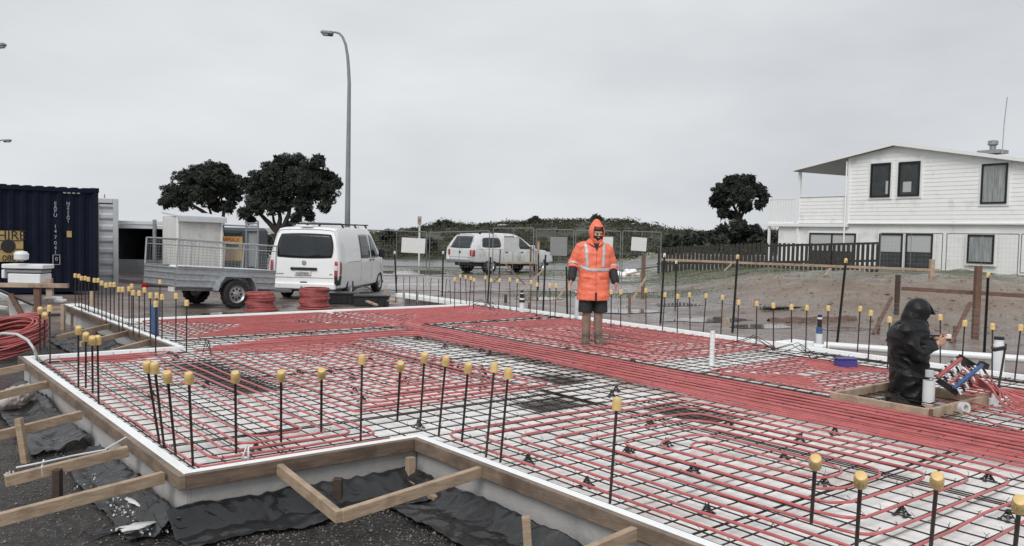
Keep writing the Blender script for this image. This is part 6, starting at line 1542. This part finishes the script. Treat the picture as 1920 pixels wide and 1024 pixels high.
def orange_worker():
    base = G(1110, 641, 0.); base.z = -.035; hgt = 1.0
    root = thing('person', 'person standing on the raft in a hooded orange rain jacket, black shorts and muddy boots', 'person', base, R(4))
    X = lambda x, y, z: base+Matrix.Rotation(R(4), 3, 'Z') @ Vector((x, y, z))
    P = []
    for s, fx in ((-1, -.090), (1, .082)):
        P.append(('t', [X(fx*1.02, .0, .07), X(fx*1.02, .01, .13), X(fx*1.0, .02, .30), X(fx*1.0, -.005, .47), X(fx*1.05, .0, .55), X(fx*1.1, .01, .80), X(fx*1.0, .01, .93)], [.050, .046, .068, .060, .066, .088, .09]))
        P.append(('t', [X(fx, .02, .06), X(fx, -.12, .045)], [.04, .035]))
    P.append(('t', [X(0, .01, .92), X(0, .01, 1.10), X(0, .0, 1.30), X(0, .01, 1.42)], [(.12, .16), (.11, .145), (.115, .165), (.07, .12)]))
    P.append(('t', [X(0, .01, 1.40), X(0, -.005, 1.52)], [.065, .055]))
    f = Matrix.Rotation(R(4), 3, 'Z') @ Vector((.30, -1, -.20)).normalized()
    hc = X(.020, -.035, 1.61); s_, M_ = head(P, hc, f, (0, 0, 1), .102)
    arms = {-1: [(-.180, .01, 1.41), (-.290, .05, 1.19), (-.330, -.07, .985), (-.338, -.10, .93)], 1: [(.180, .01, 1.39), (.262, .05, 1.15), (.290, -.10, .960), (.292, -.135, .905)]}
    for s in (-1, 1):
        a = [X(*q) for q in arms[s]]; P.append(('t', a, [.055, .045, .030, .026]))
        hand(P, a[-1], (a[-1]-a[-2])+Vector((s*.01, -.012, 0)), Vector((-s, -.35, 0)), 1 if s < 0 else -1, curl=.45)
    blob(P, 'body', skin, root, .0065, 2, .4)
    # muddy lower legs: socks of mud as a thin shell is part of the skin look -> leg material by height
    bd = [c for c in root.children if c.name.startswith('body')][0]
    bd.data.materials.append(legskin); bd.data.materials.append(beard)
    iv = wm(root)
    for p in bd.data.polygons:
        w_ = iv @ p.center; z = w_.z-base.z
        if z < .62: p.material_index = 1
        else:
            q = w_-hc; u_ = q.dot(f); h_ = q.z
            if -.125 < h_ < -.036 and u_ > -.02 and q.length < .15 and not (abs(q.dot(s_)) < .018 and -.062 < h_ < -.045 and u_ > .085): p.material_index = 2
    for k in (-1, 1):
        b = MB(); b.ball(hc+f*.082+s_*.032*k+Vector((0, 0, .012)), .011, 10); b.build('eye', eyem, root, smooth=True)
    b = MB(); b.ball(hc+f*.034+Vector((0, 0, .062)), .080, 16, (.95, .95, .38), M_); o = b.build('cap_brim', blackcloth, root); remeshed(o, .01, 2)
    # boots
    for fx in (-.085, .085):
        P = [('t', [X(fx*1.05, .01, .155), X(fx*1.05, .01, .09), X(fx*1.05, .0, .05)], [.068, .060, .056]), ('t', [X(fx*1.05, .03, .04), X(fx*1.25, -.08, .05), X(fx*1.5, -.16, .04)], [.052, .056, .046]), ('x', X(fx*1.22, -.06, .008), (.11, .29, .03), .01, Matrix.Rotation(-fx*1.6, 3, 'Z')), ('t', [X(fx*1.05, .01, .15), X(fx*1.05, .01, .165)], [.066, .064])]
        blob(P, 'boot', bootm, root, .008, 2)
    # shorts
    P = [('t', [X(0, .01, .92), X(0, .01, .74)], [(.135, .19), (.14, .20)])]
    for fx in (-.095, .095): P.append(('t', [X(fx, .01, .80), X(fx*1.12, .0, .62), X(fx*1.18, -.005, .465)], [(.115, .105), (.11, .103), (.112, .105)]))
    blob(P, 'shorts', blackcloth, root, .011, 2)
    # jacket
    rg = [(X(-.004, .0, .65), .240, .175), (X(-.002, .0, .75), .236, .168), (X(0, .0, .90), .226, .160), (X(0, .0, 1.05), .222, .156), (X(0, .0, 1.20), .230, .156), (X(0, .005, 1.32), .232, .150), (X(0, .01, 1.40), .205, .132), (X(0, .01, 1.46), .148, .105), (X(0, .0, 1.51), .105, .095), (X(0, -.005, 1.54), .085, .09)]
    b = loft(rg)
    for s in (-1, 1):
        a = [X(*q) for q in arms[s]]; a0 = a[0]; mid = a[0].lerp(a[1], .5); e = a[1]; c_ = a[1].lerp(a[2], .42)
        b.tube([a0+Vector((-s*.06, 0, .0)), a0+Vector((s*.01, 0, -.01)), mid, e, c_], .1, 16, rs=[.085, .092, .088, .084, .074])
        b.ball(a0+Vector((-s*.01, 0, -.01)), .09, 12)
    jk = b.build('jacket', orange, root); remeshed(jk, .010, 3, .5)
    bd_z0 = base.z
    for v in jk.data.vertices:
        h_ = (iv @ v.co).z-base.z; q = noise.noise(Vector((v.co.x*7, v.co.y*7, v.co.z*16)))*.010+noise.noise(v.co*24)*.004; v.co += v.normal*(q+(.4-abs(noise.noise(Vector((v.co.x*6+v.co.z*4, v.co.y*5, v.co.z*8+3)))))*.014)
    # black cuffs
    for s in (-1, 1):
        a = [X(*q) for q in arms[s]]; p0 = a[1].lerp(a[2], .30); p1 = a[2].lerp(a[3], .35)
        P = [('t', [p0, p0.lerp(p1, .5), p1], [.066, .066, .060]), ('t', [p1, p1+(p1-p0)*.08], [.062, .052])]
        blob(P, 'cuff', blackcloth, root, .008, 2)
    # reflective tape laid on the jacket
    bv = BVHTree.FromPolygons([iv @ v.co for v in jk.data.vertices], [tuple(p.vertices) for p in jk.data.polygons])
    def onj(x, z, y0=-1):
        h = bv.ray_cast(X(x, y0, z), (Matrix.Rotation(R(4), 3, 'Z') @ Vector((0, -y0, 0))).normalized()); return (h[0] if h[0] else X(x, -.15, z))
    def tape(pts, wd, name, front=True):
        b = MB(); q = []; y0 = -1 if front else 1
        for i in range(len(pts)-1):
            for k in range(10): t = k/10; q.append((pts[i][0]*(1-t)+pts[i+1][0]*t, pts[i][1]*(1-t)+pts[i+1][1]*t))
        q.append(pts[-1])
        def fn(i, j):
            k = min(int(i*(len(q)-1)), len(q)-2); t = i*(len(q)-1)-k; x = q[k][0]*(1-t)+q[k+1][0]*t; z = q[k][1]*(1-t)+q[k+1][1]*t
            dx, dz = q[k+1][0]-q[k][0], q[k+1][1]-q[k][1]; l = math.hypot(dx, dz) or 1; x += -dz/l*wd*(j-.5); z += dx/l*wd*(j-.5)
            p = onj(x, z, y0); return p+Vector((0, y0*.005, 0))
        b.grid(fn, len(q)*2, 4); o = b.build(name, reflect, root, smooth=True); m_ = o.modifiers.new('s', 'SOLIDIFY'); m_.thickness = .003; return o
    tape([(-.145, 1.47), (-.135, 1.36), (-.125, 1.2), (-.12, 1.13)], .042, 'reflective_tape'); tape([(.125, 1.46), (.12, 1.36), (.112, 1.2), (.105, 1.13)], .042, 'reflective_tape')
    tape([(-.225, 1.135), (-.1, 1.09), (.0, 1.085), (.1, 1.09), (.225, 1.10)], .045, 'reflective_tape'); tape([(-.225, 1.10), (0, 1.09), (.225, 1.10)], .045, 'reflective_tape', False)
    for s in (-1, 1):
        a = [X(*q) for q in arms[s]]; c_ = a[1].lerp(a[2], .18); dd = (a[2]-a[1]).normalized(); b = MB(); b.tube([c_-dd*.015, c_+dd*.015], .084, 20, cap=False); b.build('sleeve_tape', reflect, root, smooth=True)
    b = MB(); 
    def zp(i, j): p = onj(.008+.006*(i-.5), .68+.78*j); return p+Vector((0, -.004, 0))
    b.grid(zp, 1, 40); o = b.build('zip', mat('dark_orange_zip', (.42, .09, .04), .6), root)
    b = MB(); p0 = onj(.01, .72); b.rbox(p0+Vector((0, -.0, -.01)), (.030, .012, .11), ch=.003); b.build('hem_slit', blackcloth, root)
    for s in (-1, 1):
        b = MB()
        def pk(i, j, s=s): p = onj(s*(.07+.11*i), .98-.02*j+s*0); return p+Vector((0, -.004, 0))
        b.grid(pk, 6, 2); o = b.build('pocket_flap', mat('dark_orange_seam', (.62, .10, .04), .6), root); m_ = o.modifiers.new('s', 'SOLIDIFY'); m_.thickness = .004
    # hood: a shell round the head, open at the face, with a small peak
    b = MB()
    def hd_(i, j):
        az = R(54)+(2*math.pi-2*R(54))*i; el = -1.15+j*(math.pi/2+1.15); open_ = 1
        x, y = math.sin(az), math.cos(az); rr = math.cos(max(el, -.9)); rad = .113
        p = hc+s_*x*rad*rr*.94*(1)+f*(y*rad*rr*1.08-.005)+Vector((0, 0, .02+.135*math.sin(el)))
        if el < -.5: t = (-.5-el)/.65; p = p+Vector((0, 0, -.05*t))+(p-hc).xy.to_3d().normalized()*.015*t
        p.z += .05*max(0, math.sin(el))**6 
        # brim forward
        e2 = max(0, 1-abs(min(i, 1-i))*7); p += f*.012*e2*max(0, math.sin(el)+.3)
        return p
    b.grid(hd_, 44, 22); o = b.build('hood', orange, root, smooth=True)
    # brow piece closing the top of the opening
    b2 = MB()
    def brow(i, j):
        az = R(-56)+2*R(56)*i; el = .70+j*(math.pi/2-.70); x, y = math.sin(az), math.cos(az); rr = math.cos(el); rad = .115
        p = hc+s_*x*rad*rr*.94+f*(y*rad*rr*1.08-.005+.012*(1-j))+Vector((0, 0, .02+.135*math.sin(el))); p.z += .05*max(0, math.sin(el))**6; return p
    b2.grid(brow, 16, 12); v0 = len(o.data.vertices); o2 = b2.build('hood_brow', orange, root, smooth=True)
    for q in (o, o2): m_ = q.modifiers.new('s', 'SOLIDIFY'); m_.thickness = .010; m_.offset = 0
    P = [('t', [X(-.10, -.05, 1.475), X(-.06, -.12, 1.465), X(-.03, -.135, 1.44)], [.028, .024, .018]), ('t', [X(.10, -.05, 1.475), X(.07, -.12, 1.465), X(.04, -.135, 1.44)], [.028, .024, .018]), ('t', [X(-.10, .0, 1.48), X(-.06, .09, 1.50), X(.06, .09, 1.50), X(.10, .0, 1.48)], [.03, .035, .035, .03])]
    blob(P, 'collar', orange, root, .008, 2)
    b = MB(); b.prism([X(-.045, -.145, 1.47), X(.045, -.145, 1.47), X(.012, -.160, 1.37)], (0, .03, 0)); b.build('undershirt', blackcloth, root)
orange_worker()

def dark_worker():
    d0 = 8.85; Q = lambda px, py, dy=0.: D(px, py, d0+dy)
    base = Q(1706, 748); base.z = -.15
    root = thing('person', 'person kneeling inside the timber box-out in a black hooded rain suit, hands raised in front', 'person', base)
    hc = Q(1722, 586); f = Vector((.90, .10, -.42)).normalized(); P = []
    s_, M_ = head(P, hc+f*.01, f, (0, 0, 1), .10)
    P.append(('t', [Q(1712, 612), Q(1718, 596)], [.06, .055]))
    P.append(('t', [Q(1704, 712), Q(1702, 675), Q(1700, 640), Q(1706, 612)], [(.13, .15), (.11, .14), (.12, .17), (.08, .12)]))
    near = [Q(1698, 618, -.19), Q(1720, 668, -.24), Q(1757, 645, -.12)]; far = [Q(1712, 616, .17), Q(1735, 655, .16), Q(1757, 634, .02)]
    for a in (near, far): P.append(('t', a, [.05, .042, .028]))
    hand(P, near[-1], Vector((.8, .1, .35)), Vector((-.2, .9, .3)), 1, curl=1.1); hand(P, far[-1], Vector((.9, -.3, .1)), Vector((0, -.9, -.3)), -1, curl=.9)
    for s, dy in ((-1, -.12), (1, .12)):
        P.append(('t', [Q(1702, 708, dy), Q(1722, 745, dy*1.2)], [.085, .06])); P.append(('t', [Q(1722, 748, dy*1.2), Q(1684, 752, dy)], [.055, .04]))
    blob(P, 'body', skin, root, .0075, 2, .4)
    for k in (-1, 1): b = MB(); b.ball(hc+f*.092+s_*.032*k+Vector((0, 0, .012)), .011, 8); b.build('eye', eyem, root, smooth=True)
    # trousers
    P = [('t', [Q(1702, 690), Q(1703, 722)], [(.15, .17), (.15, .17)])]
    for s, dy in ((-1, -.13), (1, .13)):
        P.append(('t', [Q(1702, 708, dy), Q(1708, 732, dy*1.1), Q(1715, 754, dy*1.15)], [.12, .11, .105])); P.append(('t', [Q(1713, 757, dy*1.15), Q(1695, 757, dy*1.1), Q(1680, 757, dy)], [.09, .08, .065]))
    o = blob(P, 'trousers', blackrain, root, .013, 3)
    for v in o.data.vertices: v.co += v.normal*((.4-abs(noise.noise(v.co*9))**.7)*.034)
    for s, dy in ((-1, -.13), (1, .13)): blob([('t', [Q(1684, 757, dy), Q(1672, 752, dy), Q(1667, 744, dy)], [.05, .048, .04])], 'boot', rubber, root, .01, 2)
    # jacket
    r2 = [(Q(1705, 730), .185, .19), (Q(1705, 712), .180, .195), (Q(1705, 690), .178, .195), (Q(1704, 668), .185, .205), (Q(1702, 648), .195, .212), (Q(1703, 630), .195, .225), (Q(1706, 614), .155, .205), (Q(1711, 603), .11, .14), (Q(1716, 594), .085, .095)]
    b = loft(r2)
    for a in (near, far):
        e = a[1]; c_ = a[1].lerp(a[2], .92); b.tube([a[0]+Vector((0, 0, .0)), a[0].lerp(e, .5), e, e.lerp(c_, .5), c_], .1, 16, rs=[.085, .076, .070, .062, .050]); b.ball(a[0], .088, 12); b.ball(e, .070, 12)
    o = b.build('jacket', blackrain, root); remeshed(o, .011, 14, .6)
    for v in o.data.vertices: v.co += v.normal*((.4-abs(noise.noise(Vector((v.co.x*5+v.co.z*6, v.co.y*5, v.co.z*10))))**.7)*.034)
    # hood with a stiff peak
    b = MB(); up = M_.col[2]
    def hd_(i, j):
        az = R(50)+(2*math.pi-2*R(50))*i; el = -1.2+j*(math.pi/2+1.2); x, y = math.sin(az), math.cos(az); rr = math.cos(max(el, -.9)); rad = .124
        p = hc+s_*x*rad*rr*.92+f*(y*rad*rr*1.06-.012)+up*(.012+.130*math.sin(el))
        if el < -.3: t = (-.3-el)/.9; p = p+up*(-.07*t)-f*.02*t+(p-hc).xy.to_3d().normalized()*.03*t
        p += (p-hc).normalized()*(noise.noise(p*11)*.012)
        return p
    b.grid(hd_, 44, 22); o = b.build('hood', blackrain, root, smooth=True)
    b = MB()
    def brow(i, j):
        az = R(-52)+2*R(52)*i; el = .50+j*(math.pi/2-.50); x, y = math.sin(az), math.cos(az); rr = math.cos(el); rad = .126; k = (1-j)**2
        return hc+s_*x*rad*rr*.92+f*(y*rad*rr*1.06-.012+.065*k*max(0, y))+up*(.012+.131*math.sin(el)-.02*k)
    b.grid(brow, 18, 14); o2 = b.build('hood_peak', blackrain, root, smooth=True)
    for q in (o, o2): m_ = q.modifiers.new('s', 'SOLIDIFY'); m_.thickness = .010; m_.offset = 0
    blob([('t', [hc+f*.055-Vector((0, 0, .12))+s_*k*.05, hc+f*.085-Vector((0, 0, .10))+s_*k*.02] , [.035, .035]) for k in (-1, 1)]+[('t', [hc+f*.08-Vector((0, 0, .085)), hc+f*.05-Vector((0, 0, .15))], [.045, .05])], 'face_scarf', blackcloth, root, .009, 2)
    # tools in the hands
    hp = Q(1763, 634, -.06)
    t = thing('hand_tool', 'black and white pipe tool held up by the kneeling worker', 'tool', hp)
    b = MB(); b.tube([Q(1741, 629, -.08), Q(1764, 630, -.08)], .011, 8); b.build('handle', blackpl, t)
    b = MB(); b.rbox(Q(1779, 631, -.06), (.05, .03, .05), ch=.008); b.rbox(Q(1772, 633, -.06), (.05, .02, .02), ch=.004); b.build('head', white_pvc, t)
dark_worker()
